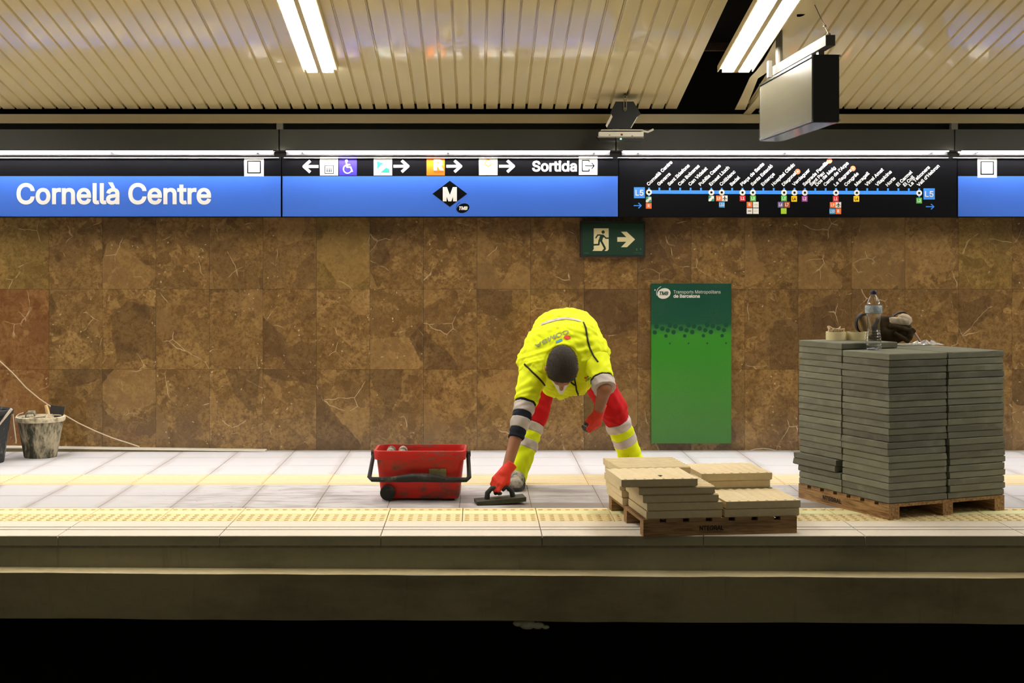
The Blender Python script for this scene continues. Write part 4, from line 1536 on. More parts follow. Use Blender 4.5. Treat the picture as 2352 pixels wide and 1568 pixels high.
TM, FM = tactile_mesh(), flat_mesh()
for me in (TM, FM):
    bm3 = bmesh.new()
    bm3.from_mesh(me)
    ee = [e for e in bm3.edges if all(v.co.z < .0005 for v in e.verts) and max(abs(v.co.x) for v in e.verts) > .19]
    bmesh.ops.bevel(bm3, geom=ee, offset=.004, segments=2, affect='EDGES')
    bm3.to_mesh(me)
    bm3.free()
Ra = Vector((math.cos(math.radians(DA)), math.sin(math.radians(DA)), 0))
La = Vector((-Ra.y, Ra.x, 0))
spec = [  # column, u, v, [(mesh, du, dv, deg)...] bottom to top
    ('front left', .205, .203, [(FM, .008, 0, 0), (FM, .011, .0, .2), (TM, -.008, .0, -.4), (TM, -.028, .0, -.5), (FM, -.118, -.004, -.8)]),
    ('front right', .622, .203, [(FM, -.003, .0, 0), (FM, .004, .002, .3)]),
    ('back left', .180, .608, [(FM, .004, .0, 0), (FM, .0, .004, .2), (FM, -.01, .0, -.3), (TM, -.004, .004, .3), (TM, -.015, .004, .2)]),
    ('back right', .615, .608, [(FM, .0, .0, 0), (FM, .004, .0, 0), (FM, -.01, .004, .2), (FM, .0, .0, .4)]),
]
TP = .0406
for cname, u_, v_0, lay in spec:
    for k, (me, du, dv, dg) in enumerate(lay):
        if cname in ('front left', 'front right') and k < 2 and me is FM:
            pass
        c = Vector((PA[0], PA[1], 0)) + Ra * (u_ + du) + La * (v_0 + dv)
        o = link('tactile_tile', me, None, (c.x, c.y, .0856 + k * TP))
        o.rotation_euler = (0, 0, math.radians(DA + dg))
        t_ = len(lay) - 1 - k
        w_ = ORD[t_] if t_ == 0 else ORD[t_] + ' from the top'
        if cname == 'front left' and t_ == 0:
            lab = 'cream tile with one dark hole, pushed left on top of the front left pile'
        elif cname == 'back left' and t_ == 0:
            lab = 'cream tile with raised ribs along its length, topmost at the back left'
        elif cname == 'front right' and t_ == 0:
            lab = 'cream tile, upper of the two in the low front right pile'
        elif cname == 'front right':
            lab = 'cream tile, lower of the two in the low front right pile'
        else:
            lab = f'cream tile, {w_} in the {cname} pile on the low pallet'
        tag(o, lab, 'tile', 'cream tactile tiles on the low pallet')
        if cname == 'front left' and t_ == 0:
            MB().lathe([(.011, 0), (.011, .001)], (.03, -.08, .0400), 12, cap1=True).build('hole', GROOVE, o)

# ================================================================= THINGS ON THE TALL STACK
TAPE = simple('cream_masking_tape', rgb(226, 212, 164), .6, var=.04, scale=30)
zt = TOPZ + PITCH
base = zt - .0006 + .0
for px, lab in ((1920, 'cream roll of masking tape, the left one on the raised paver'), (1968, 'cream roll of masking tape partly hidden behind the water bottle')):
    yy = 8.15
    p = at(px, 700, yy)
    r = thing('tape_roll', lab, 'tape roll', (p.x, yy, base), (0, 0, 0), 'masking tape rolls')
    R_ = .058
    MB().lathe([(R_ - .012, 0), (R_, 0), (R_, .048), (R_ - .012, .048), (R_ - .012, 0)], n=36).build('tape', TAPE, r, (0, 0, 0), 40)
    MB().lathe([(R_ - .0155, 0), (R_ - .012, 0), (R_ - .012, .047), (R_ - .0155, .047), (R_ - .0155, 0)], n=36).build('core', simple('cardboard_core', rgb(150, 116, 76), .8), r, (0, 0, 0), 40)
p = at(1917, 760, 8.15)
b = MB()
random.seed(5)
for k in range(9):
    o_ = Vector((p.x - .04 + .011 * k, 8.13, base + .049))
    b.tube([o_, o_ + Vector((random.uniform(-.02, .02), 0, .014)), o_ + Vector((random.uniform(-.05, .01), .01, random.uniform(.012, .036)))], [.006, .008, .003], 5)
tag(b.build('paper_scrap', simple('pale_tape_scrap', rgb(214, 190, 150), .8), None, (0, 0, 0), True), 'torn pale tape scraps resting on the left tape roll', 'scrap')

# water bottle
p = at(2006.5, 802, 7.84)
p = at(2006.5, 802, 7.815)
r = thing('water_bottle', 'clear plastic water bottle with a blue cap on the tall stack', 'bottle', (p.x, 7.815, TOPZ + .0002))
BR = .0468
prof = [(.030, .004), (.040, .001), (BR - .003, .010), (BR, .022)]
for k in range(9):
    z = .03 + .016 * k
    rr = BR - .002 - .009 * max(0, math.sin((z - .03) / .20 * math.pi)) ** 2 * (1 if z > .06 else .4)
    prof += [(rr - .0022, z), (rr, z + .008)]
prof += [(BR - .010, .182), (BR - .004, .195), (BR - .001, .205), (BR - .001, .235), (BR - .004, .248), (BR - .010, .268), (BR - .020, .290), (.016, .306), (.0135, .312), (.0135, .320)]
outer = [(a, z) for a, z in prof]
inner = [(max(.002, a - .0009), z + .0006) for a, z in reversed(prof)]
PET = NT('clear_pet')
PET.base((0.96, 0.98, 0.99, 1))
PET.b.inputs['Transmission Weight'].default_value = 1.0
PET.b.inputs['IOR'].default_value = 1.42
PET = PET.set(0.03)
MB().lathe(outer + inner, n=32, cap0=False).lathe([(.030, .004), (.010, .012)], n=32, cap1=True).build('bottle_body', PET, r, (0, 0, 0), True)
MB().lathe([(.0165, .310), (.0172, .312), (.0172, .328), (.015, .331)], n=20, cap0=True, cap1=True).build('cap', simple('dark_blue_cap', rgb(24, 40, 92), .4), r, (0, 0, 0), 40)
lt = NT('pale_blue_label')
nl, _ = lt.noise(lt.coord(), 30, 3)
lt.base(lt.mix(lt.step(nl, .5, .6), rgb(176, 196, 206), rgb(214, 222, 224)))
lt.b.inputs['Alpha'].default_value = 0.75
MB().lathe([(BR - .0006, .205), (BR + .0002, .207), (BR + .0002, .244), (BR - .003, .248)], n=32).build('paper_label', lt.set(.4), r, (0, 0, 0), True)


# ================================================================= SURFACE NETS (for soft things and the worker)
def nets(fn, lo, hi, h):
    lo, hi = np.array(lo, float), np.array(hi, float)
    n = np.ceil((hi - lo) / h).astype(int) + 1
    X = (lo[0] + h * np.arange(n[0], dtype=np.float32))[:, None, None].astype(np.float32)
    Y = (lo[1] + h * np.arange(n[1], dtype=np.float32))[None, :, None].astype(np.float32)
    Z = (lo[2] + h * np.arange(n[2], dtype=np.float32))[None, None, :].astype(np.float32)
    D = np.ascontiguousarray(np.broadcast_to(fn(X, Y, Z), tuple(n))).astype(np.float32)
    D[0], D[-1], D[:, 0], D[:, -1], D[:, :, 0], D[:, :, -1] = [np.maximum(a, 1e-3) for a in (D[0], D[-1], D[:, 0], D[:, -1], D[:, :, 0], D[:, :, -1])]
    S = D < 0
    c = [(0, 0, 0), (1, 0, 0), (0, 1, 0), (1, 1, 0), (0, 0, 1), (1, 0, 1), (0, 1, 1), (1, 1, 1)]
    sl_ = lambda A, o: A[o[0]:A.shape[0] - 1 + o[0], o[1]:A.shape[1] - 1 + o[1], o[2]:A.shape[2] - 1 + o[2]]
    cnt = sum(sl_(S, o).astype(np.uint8) for o in c)
    act = (cnt > 0) & (cnt < 8)
    idx = np.argwhere(act)
    if not len(idx):
        return np.zeros((0, 3)), np.zeros((0, 4), int)
    vid = -np.ones(act.shape, int)
    vid[act] = np.arange(len(idx))
    acc = np.zeros((len(idx), 3))
    num = np.zeros(len(idx))
    val = [D[idx[:, 0] + o[0], idx[:, 1] + o[1], idx[:, 2] + o[2]].astype(float) for o in c]
    for a in range(8):
        for b_ in range(a + 1, 8):
            if sum(abs(c[a][i] - c[b_][i]) for i in range(3)) != 1:
                continue
            m = (val[a] < 0) != (val[b_] < 0)
            t = np.where(m, val[a] / np.where(m, val[a] - val[b_], 1), 0)
            pa, pb2 = np.array(c[a], float), np.array(c[b_], float)
            acc += np.where(m[:, None], pa + t[:, None] * (pb2 - pa), 0)
            num += m
    V = lo + h * (idx + acc / num[:, None])
    Q = []
    for ax in range(3):
        o1, o2 = [(1, 2), (2, 0), (0, 1)][ax]
        sh = [slice(None)] * 3
        A = np.take(S, range(0, S.shape[ax] - 1), ax)
        B = np.take(S, range(1, S.shape[ax]), ax)
        e = np.argwhere(A != B)
        ok = (e[:, o1] > 0) & (e[:, o2] > 0) & (e[:, o1] < S.shape[o1] - 1) & (e[:, o2] < S.shape[o2] - 1)
        e = e[ok]
        if not len(e):
            continue
        def g(d1, d2):
            q_ = e.copy()
            q_[:, o1] += d1
            q_[:, o2] += d2
            return vid[q_[:, 0], q_[:, 1], q_[:, 2]]
        quad = np.stack([g(-1, -1), g(0, -1), g(0, 0), g(-1, 0)], 1)
        inside = A[e[:, 0], e[:, 1], e[:, 2]]
        quad[~inside] = quad[~inside][:, ::-1]
        Q.append(quad)
    return V, np.vstack(Q)


def net_obj(name, fn, lo, hi, h, mat, parent=None, org=(0, 0, 0), smooth=True):
    V, Q = nets(fn, lo, hi, h)
    me = bpy.data.meshes.new(name)
    me.from_pydata((V - np.array(org)).tolist(), [], Q.tolist())
    me.materials.append(mat)
    me.polygons.foreach_set('use_smooth', [True] * len(me.polygons))
    me.update()
    return link(name, me, parent)


def rc(X, Y, Z, a, b, ra, rb):
    ax, ay, az = a
    d = np.array(b, float) - np.array(a, float)
    L2 = float(d @ d)
    t = np.clip(((X - ax) * d[0] + (Y - ay) * d[1] + (Z - az) * d[2]) / L2, 0, 1).astype(np.float32)
    return np.sqrt((X - ax - t * d[0]) ** 2 + (Y - ay - t * d[1]) ** 2 + (Z - az - t * d[2]) ** 2) - (ra + t * (rb - ra))


def el(X, Y, Z, c, r):
    k = np.sqrt(((X - c[0]) / r[0]) ** 2 + ((Y - c[1]) / r[1]) ** 2 + ((Z - c[2]) / r[2]) ** 2)
    return (k - 1) * min(r)


def smin(a, b, k):
    h = np.clip(0.5 + 0.5 * (b - a) / k, 0, 1)
    return b + (a - b) * h - k * h * (1 - h)


def wrinkle(X, Y, Z, f=1.0, s=0.0):
    return (np.sin(31 * f * X + 9 * np.sin(11 * f * Z + s) + s) * np.sin(27 * f * Z + 5 * np.sin(13 * f * Y + s)) + 0.6 * np.sin(53 * f * Y + 6 * np.sin(19 * f * X + s)) * np.sin(47 * f * Z + s))


# ---- tool pouch, rag and wrap behind the bottle
TY = 8.25
LEATHER = simple('dark_brown_pouch_cloth', rgb(62, 48, 28), .8, var=.25, scale=18, spec=.25)
BLK = simple('black_strap_web', rgb(22, 20, 16), .7)
tp = at(2035, 795, TY)
root = thing('tool_pouch', 'slumped dark brown tool pouch with black straps behind the water bottle', 'tool pouch', (tp.x, TY, TOPZ))


def tpt(px, py, dy=0.0):
    w_ = at(px, py, TY)
    return (w_.x, TY + dy, w_.z)


def f_pouch(X, Y, Z):
    d = rc(X, Y, Z, tpt(2030, 760), tpt(2072, 752), .062, .055)
    d = smin(d, rc(X, Y, Z, tpt(2025, 738), tpt(2050, 742), .035, .04), .03)
    d = smin(d, rc(X, Y, Z, tpt(2050, 776), tpt(2085, 766), .042, .035), .03)
    d = smin(d, rc(X, Y, Z, tpt(2000, 765), tpt(2030, 765), .04, .05), .03)
    d = d + .004 * wrinkle(X, Y, Z, 1.3, 1.0)
    return np.maximum(d, TOPZ + .001 - Z)


net_obj('pouch_bag', f_pouch, (2.15, 8.0, TOPZ - .01), (2.70, 8.32, 1.10), .006, LEATHER, root, root.location)


def f_flap(X, Y, Z):
    d = rc(X, Y, Z, tpt(2040, 748, -.055), tpt(2095, 758, -.04), .018, .016)
    d = smin(d, rc(X, Y, Z, tpt(2092, 748, -.03), tpt(2084, 772, -.05), .014, .018), .02)
    d = smin(d, rc(X, Y, Z, tpt(2048, 764, -.07), tpt(2078, 782, -.05), .012, .014), .02)
    return d + .002 * wrinkle(X, Y, Z, 2.0, 2.0)


net_obj('pouch_flap', f_flap, (2.30, 8.0, .86), (2.70, 8.2, 1.05), .005, LEATHER, root, root.location)


def f_base(X, Y, Z):
    d = rc(X, Y, Z, tpt(2052, 786, -.02), tpt(2085, 786, -.02), .022, .018)
    return np.maximum(d + .002 * wrinkle(X, Y, Z, 2, 3), TOPZ + .0012 - Z)


net_obj('black_base', f_base, (2.36, 8.05, TOPZ - .01), (2.64, 8.2, .98), .005, BLK, root, root.location)
hoop = []
for k in range(17):
    a = math.radians(60 + 250 * k / 16)
    hoop.append(Vector(tpt(1980 + 21 * math.cos(a) , 742 - 22 * math.sin(a), -.02 + .05 * math.cos(a))) - root.location)
b = MB()
rings = []
for i, p in enumerate(hoop):
    dd = (hoop[min(i + 1, 16)] - hoop[max(i - 1, 0)]).normalized()
    wv_ = Vector((0.1, 1, 0)).normalized()
    nn = dd.cross(wv_).normalized()
    rings.append([p + wv_ * .032 + nn * .004, p - wv_ * .032 + nn * .004, p - wv_ * .032 - nn * .004, p + wv_ * .032 - nn * .004])
b.loft(rings).build('waist_strap', BLK, root, (0, 0, 0), 50)
hp = [Vector(tpt(a, c, .01)) - root.location for a, c in ((2048, 728), (2062, 719), (2074, 716.5), (2081, 719), (2085, 731))]
b = MB()
b.loft([[p + Vector((0, .02, .003)), p + Vector((0, -.02, .003)), p + Vector((0, -.02, -.004)), p + Vector((0, .02, -.004))] for p in hp]).build('top_strap', BLK, root, (0, 0, 0), 50)
c0 = Vector(tpt(1975, 732, -.03)) - root.location


def f_rag(X, Y, Z):
    d = rc(X, Y, Z, tpt(2048, 738, -.03), tpt(2078, 734, -.03), .028, .033)
    d = smin(d, rc(X, Y, Z, tpt(2072, 728, -.025), tpt(2078, 744, -.03), .022, .022), .015)
    return d + .0045 * wrinkle(X, Y, Z, 2.2, 5.0)


tag(net_obj('rag', f_rag, (2.34, 8.02, .93), (2.64, 8.24, 1.13), .005, simple('white_work_rag', rgb(206, 190, 168), .9, var=.08, scale=20)), 'crumpled whitish rag stuffed in the tool pouch', 'rag')
r = thing('cardboard_roll', 'tan rolled sheet standing in the pouch strap left of the bottle', 'roll', tpt(1983, 757, -.01))
MB().tube([(.03, 0, -.03), (-.018, 0, .085)], .029, 20).build('rolled_sheet', simple('tan_roll', rgb(150, 122, 82), .7, var=.1), r, (0, 0, 0), 40)
r = thing('marker_pen', 'thin pinkish pen propped against the right side of the pouch', 'pen', tpt(2110, 784, -.03))
q0, q1 = Vector(tpt(2110, 784, -.03)), Vector(tpt(2092, 757, -.03))
dd = q1 - q0
MB().tube([(0, 0, 0), dd * .8], .0075, 10).build('pen_barrel', simple('pale_pink_plastic', rgb(206, 170, 152), .4), r, (0, 0, 0), 40)
MB().tube([dd * .8, dd * 1.02], .0055, 10).build('pen_cap', BLK, r, (0, 0, 0), 40)
random.seed(9)
wp = at(2125, 793, TY + .03)
b = MB()
nx, ny = 16, 9
vs, fs = [], []
for j in range(ny):
    for i in range(nx):
        x = -.10 + .20 * i / (nx - 1)
        y = -.06 + .12 * j / (ny - 1)
        e = max(0, 1 - (x / .105) ** 2) * max(0, 1 - (y / .066) ** 2)
        vs.append((x + random.uniform(-.005, .005), y + random.uniform(-.005, .005), .002 + e * random.uniform(.0, .034)))
for j in range(ny - 1):
    for i in range(nx - 1):
        a = j * nx + i
        fs += [(a, a + 1, a + nx + 1), (a, a + nx + 1, a + nx)] if (i + j) % 2 else [(a, a + 1, a + nx), (a + 1, a + nx + 1, a + nx)]
b.add(vs, fs)
FOIL = NT('crumpled_clear_wrap')
FOIL.base((.86, .85, .83, 1))
FOIL.b.inputs['Alpha'].default_value = .6
tag(b.build('plastic_wrap', FOIL.set(.12, .0, .9), None, (wp.x, TY + .02, TOPZ)), 'crumpled clear plastic wrap lying right of the tool pouch', 'wrap')

# ================================================================= THE WORKER
HIPL, HIPR = (.475, 8.85, .83), (.672, 8.87, .83)
KNL, ANL = (.370, 8.70, .45), (.250, 8.56, .09)
KNR, ANR = (.862, 8.83, .46), (1.010, 8.95, .09)
SHL, ELL, WRL = (.345, 8.30, .745), (.262, 8.12, .470), (.170, 7.99, .182)
SHR, ELR, WRR = (.708, 8.35, .820), (.752, 8.16, .640), (.728, 8.28, .492)
NECK = (.525, 8.33, .825)
HC = np.array((.499, 8.13, .762))       # head centre
HU = np.array((0.0, -.985, .17))        # crown
HF = np.array((-.02, -.17, -.985))      # face
HF = HF - HU * (HF @ HU)
HF /= np.linalg.norm(HF)
HU /= np.linalg.norm(HU)
HX = np.cross(HF, HU)


def hp_(x, f, u_):
    return tuple(HC + HX * x + HF * f + HU * u_)


def torso(X, Y, Z, g=0.0):
    d = rc(X, Y, Z, (.485, 8.85, .86), (.66, 8.86, .86), .125 + g, .125 + g)
    for s in (-1, 1):
        d = smin(d, rc(X, Y, Z, (.570 + s * .05, 8.82, .87), (.557 + s * .05, 8.66, .925), .125 + g, .128 + g), .06)
        d = smin(d, rc(X, Y, Z, (.557 + s * .05, 8.66, .925), (.53 + s * .08, 8.42, .865 + s * .02), .128 + g, .125 + g), .06)
    d = smin(d, rc(X, Y, Z, SHL, SHR, .072 + g, .072 + g), .07)
    d = smin(d, rc(X, Y, Z, (.53, 8.42, .82), NECK, .115 + g, .075 + g), .06)
    return d


def hcoord(X, Y, Z):
    x, y, z = X - HC[0], Y - HC[1], Z - HC[2]
    return (x * HX[0] + y * HX[1] + z * HX[2], x * HF[0] + y * HF[1] + z * HF[2], x * HU[0] + y * HU[1] + z * HU[2])


def head(X, Y, Z, full=True):
    a, f, u_ = hcoord(X, Y, Z)
    d = el(a, f, u_, (0, -.012, .035), (.079, .103, .088))
    d = smin(d, el(a, f, u_, (0, .028, -.035), (.063, .072, .088)), .04)
    if full:
        d = smin(d, rc(a, f, u_, (0, .098, .0), (0, .118, -.028), .010, .014), .014)          # nose
        d = smin(d, rc(a, f, u_, (-.03, .088, .022), (.03, .088, .022), .010, .010), .018)      # brow
        for s in (-1, 1):
            eye = el(a, f, u_, (s * .031, .092, .002), (.016, .012, .010))
            d = np.maximum(d, -eye)
            d = np.minimum(d, el(a, f, u_, (s * .031, .080, .002), (.012, .012, .012)))
            d = smin(d, el(a, f, u_, (s * .090, .002, -.008), (.012, .020, .032)), .010)        # ears
        d = smin(d, rc(a, f, u_, (-.02, .092, -.062), (.02, .092, -.062), .008, .008), .012)     # lips
        d = smin(d, el(a, f, u_, (0, .080, -.098), (.026, .022, .020)), .02)                     # chin
    return d


def f_body(X, Y, Z):
    d = torso(X, Y, Z)
    for a, k, n_ in ((HIPL, KNL, ANL), (HIPR, KNR, ANR)):
        d = smin(d, rc(X, Y, Z, a, k, .085, .056), .05)
        d = smin(d, rc(X, Y, Z, k, n_, .055, .038), .03)
        d = smin(d, rc(X, Y, Z, n_, (n_[0] - .01, n_[1] - .12, .045), .038, .030), .03)
    for s, e, w_ in ((SHL, ELL, WRL), (SHR, ELR, WRR)):
        d = smin(d, rc(X, Y, Z, s, e, .052, .042), .04)
        d = smin(d, rc(X, Y, Z, e, w_, .042, .028), .02)
    d = smin(d, rc(X, Y, Z, NECK, hp_(0, -.02, -.08), .062, .058), .03)
    d = smin(d, head(X, Y, Z), .02)
    return d


PO = (.57, 8.75, 0.0)
person = net_obj('person', f_body, (.1, 7.88, -.0), (1.12, 9.1, 1.12), .0075, SKIN, None, PO)
person.location = PO
tag(person, 'worker in yellow hi-vis vest and red trousers bent over, wiping the floor', 'person')


def wear(name, fn, lo, hi, h, mat, label=None, on=None):
    o = net_obj(name, fn, lo, hi, h, mat, on or person, PO)
    if label:
        o['label'] = label
    return o


def along(X, Y, Z, a, b):
    d = np.array(b, float) - np.array(a, float)
    return ((X - a[0]) * d[0] + (Y - a[1]) * d[1] + (Z - a[2]) * d[2]) / float(d @ d)


# trousers: red down to the knee bands
def leg_field(X, Y, Z, hip, kn, an, g, ph):
    d = rc(X, Y, Z, hip, kn, .098 + g, .082 + g)
    foot = tuple(np.array(kn) + (np.array(an) - np.array(kn)) * 1.12)
    d = smin(d, rc(X, Y, Z, kn, foot, .080 + g, .066 + g), .03)
    return d + .0045 * wrinkle(X, Y, Z, 1.0, ph)


def zcut(kn, an, z):
    return (kn[2] - z) / (kn[2] - an[2])


def f_red(X, Y, Z):
    t1 = along(X, Y, Z, KNL, ANL)
    t2 = along(X, Y, Z, KNR, ANR)
    l1, l2 = .36, .37
    a = np.maximum(leg_field(X, Y, Z, HIPL, KNL, ANL, .0, 0), (t1 - zcut(KNL, ANL, .374)) * l1)
    b_ = np.maximum(leg_field(X, Y, Z, HIPR, KNR, ANR, .004, 2), (t2 - zcut(KNR, ANR, .374)) * l2)
    d = smin(a, b_, .03)
    p_ = rc(X, Y, Z, (.478, 8.85, .855), (.668, 8.86, .855), .138, .138) + .003 * wrinkle(X, Y, Z, 1, 4)
    return smin(d, p_, .05)


wear('trousers', f_red, (.1, 8.45, .25), (1.15, 9.12, 1.05), .008, RED)
for kn, an, hip, ph, g in ((KNL, ANL, HIPL, 0, 0.0), (KNR, ANR, HIPR, 2, .004)):
    ln = math.dist(kn, an)
    lo = (min(kn[0], an[0]) - .13, min(kn[1], an[1]) - .16, .0)
    hi = (max(kn[0], an[0]) + .13, max(kn[1], an[1]) + .14, .50)
    ztop, hem = .374, (.050 if kn is KNL else .03)

    def f_low(X, Y, Z, kn=kn, an=an, hip=hip, ph=ph, g=g, ln=ln, hem=hem):
        t = along(X, Y, Z, kn, an)
        return np.maximum(np.maximum(leg_field(X, Y, Z, hip, kn, an, g, ph), (zcut(kn, an, .374) - t) * ln), (t - zcut(kn, an, hem)) * ln)
    low = wear('trouser_leg', f_low, lo, hi, .006, HIVIS_D, 'yellow lower trouser leg, stained at the hem')
    for za, zb in ((.374, .323), (.275, .224)):
        def f_band(X, Y, Z, kn=kn, an=an, hip=hip, ph=ph, g=g, ln=ln, za=za, zb=zb):
            t = along(X, Y, Z, kn, an)
            return np.maximum(np.maximum(leg_field(X, Y, Z, hip, kn, an, g + .003, ph), (zcut(kn, an, za) - t) * ln), (t - zcut(kn, an, zb)) * ln)
        wear('reflective_band', f_band, lo, hi, .0048, SILVER, None, low)

# sleeves: a long one with navy and silver bands, a rolled-up one on the other arm
def sl_l(X, Y, Z, g):
    d = rc(X, Y, Z, SHL, ELL, .084 + g, .056 + g)
    d = smin(d, rc(X, Y, Z, ELL, WRL, .056 + g, .036 + g), .02)
    return d + .004 * wrinkle(X, Y, Z, 1.3, 1)


AL = math.dist(SHL, WRL)
bx = ((.10, 7.9, .12), (.48, 8.45, .86))
for name, a, c, m, g in (('shirt_sleeve', -.3, .345, HIVIS, .004), ('sleeve_cuff', .335, .70, NAVY, -.003), ('reflective_band', .365, .455, SILVER, .0), ('reflective_band', .52, .61, SILVER, .0)):
    def f_s(X, Y, Z, a=a, c=c, g=g):
        t = along(X, Y, Z, SHL, WRL)
        return np.maximum(np.maximum(sl_l(X, Y, Z, g), (a - t) * AL), (t - c) * AL)
    o = wear(name, f_s, bx[0], bx[1], .0045, m, 'long dark sleeve cuff' if name == 'sleeve_cuff' else None, None if name == 'shirt_sleeve' else sleeve)
    sleeve = o if name == 'shirt_sleeve' else sleeve


def sl_r(X, Y, Z, g):
    return rc(X, Y, Z, SHR, tuple(np.array(ELR) + (np.array(ELR) - np.array(SHR)) * .35), .084 + g, .058 + g) + .004 * wrinkle(X, Y, Z, 1.3, 3)


AR = math.dist(SHR, ELR)
bx = ((.56, 8.02, .5), (.90, 8.50, .95))
for name, a, c, m, g in (('shirt_sleeve', -.6, .76, HIVIS, .003), ('sleeve_cuff', .74, .80, NAVY, .001), ('reflective_band', .79, 1.02, SILVER, .003)):
    def f_s(X, Y, Z, a=a, c=c, g=g):
        t = along(X, Y, Z, SHR, ELR)
        return np.maximum(np.maximum(sl_r(X, Y, Z, g), (a - t) * AR), (t - c) * AR)
    o = wear(name, f_s, bx[0], bx[1], .0045, m, None, None if name == 'shirt_sleeve' else sleeve)
    sleeve = o if name == 'shirt_sleeve' else sleeve


# shirt collar and vest
def f_shirt(X, Y, Z):
    d = torso(X, Y, Z, .010)
    hole = rc(X, Y, Z, NECK, tuple(HC), .070, .10)
    d = np.maximum(d, -hole)
    return np.maximum(d, Y - 8.72)


wear('shirt', f_shirt, (.2, 8.15, .6), (.85, 8.75, 1.1), .008, HIVIS)


def smax(a, b, k):
    return -smin(-a, -b, k)


def f_vest(X, Y, Z):
    d = torso(X, Y, Z, .022)
    d = smin(d, el(X, Y, Z, (.535, 8.41, .758), (.20, .13, .20)), .05)
    d = smin(d, rc(X, Y, Z, (.30, 8.34, .80), (.40, 8.45, .88), .055, .10), .05)
    d = smin(d, rc(X, Y, Z, (.73, 8.40, .85), (.66, 8.5, .9), .06, .10), .05)
    d = d + .0045 * wrinkle(X, Y, Z, .8, 2.2) + .003 * wrinkle(X, Y, Z, 1.7, .6)
    hole = rc(X, Y, Z, (.520, 8.315, .80), (.50, 8.10, .765), .085, .145)
    d = smax(d, -hole, .014)
    # arm openings
    d = smax(d, -rc(X, Y, Z, (SHL[0] - .01, SHL[1] - .02, SHL[2] - .05), ELL, .078, .075), .012)
    d = smax(d, -rc(X, Y, Z, (SHR[0] + .03, SHR[1] - .05, SHR[2] - .04), ELR, .070, .078), .012)
    return np.maximum(d, Y - 8.80)


vest = wear('vest', f_vest, (.2, 8.15, .5), (.9, 8.84, 1.12), .0055, HIVIS)

# gloves
def glove(name, wrist, d, n, curl, thumb_dir, spread=.006):
    """Gloved hand: palm, four unequal fingers and a thumb, bent by curl degrees per joint towards -n."""
    W_ = np.array(wrist, float)
    d = np.array(d, float); d /= np.linalg.norm(d)
    n = np.array(n, float); n = n - d * (n @ d); n /= np.linalg.norm(n)
    w_ = np.cross(d, n) * thumb_dir
    segs, tips = [], []
    offs = (.030, .010, -.010, -.029)
    lens = ((.042, .026, .021), (.046, .030, .022), (.042, .028, .021), (.034, .021, .018))
    for k in range(4):
        kn = W_ + d * (.088 - .006 * abs(k - 1)) + w_ * offs[k]
        segs.append((W_ + w_ * offs[k] * .55 + d * .01, kn, .021, .0165))
        p, ang_ = kn, 0.0
        for j in range(3):
            ang_ += math.radians(curl[j] + 3 * k)
            dirv = d * math.cos(ang_) - n * math.sin(ang_) + w_ * (spread * (1.5 - k)) * 2
            dirv /= np.linalg.norm(dirv)
            q_ = p + dirv * lens[k][j]
            (segs if j == 0 else tips).append((p, q_, .0125 - .001 * j, .0118 - .001 * j))
            p = q_
    t0 = W_ + d * .022 + w_ * .026
    t1 = t0 + (d * .74 + w_ * .42 - n * .35) * .042
    t2 = t1 + (d * .80 - w_ * .05 - n * .55) * .030
    t3 = t2 + (d * .70 - w_ * .35 - n * .65) * .022
    segs += [(t0, t1, .019, .0145), (t1, t2, .0140, .0125)]
    tips.append((t2, t3, .0128, .0112))
    cuff = (W_ - d * .055, W_ + d * .02, .038, .033)
    allp = np.array([p for s in segs + tips for p in s[:2]])
    lo, hi = allp.min(0) - .05, allp.max(0) + .05

    def f_g(X, Y, Z):
        dd = rc(X, Y, Z, *cuff)
        for s in segs:
            dd = smin(dd, rc(X, Y, Z, *s), .008)
        t = (X - cuff[0][0]) * d[0] + (Y - cuff[0][1]) * d[1] + (Z - cuff[0][2]) * d[2]
        return np.maximum(dd, .004 - t)

    def f_t(X, Y, Z):
        dd = None
        for s in tips:
            q_ = rc(X, Y, Z, *s)
            dd = q_ if dd is None else np.minimum(dd, q_)
        return dd
    lo2 = np.minimum(lo, np.array(cuff[0]) - .05)
    hi2 = np.maximum(hi, np.array(cuff[0]) + .05)
    g_ = wear(name, f_g, lo2, hi2, .004, GLOVE)
    o = wear('glove_fingertips', f_t, lo, hi, .0035, GLOVE_TIP, 'dark rubber dipped glove fingertips', g_)
    return o


FLO = (.135, 7.955)
glove('work_glove', WRL, np.array((.135 - .02, 7.955, .075)) - np.array(WRL) + np.array((-.03, -.02, 0)), (-.35, -1.0, .45), (14, 62, 45), -1)
glove('work_glove', WRR, (-.26, .06, -.95), (.66, -.74, -.05), (24, 55, 40), 1)

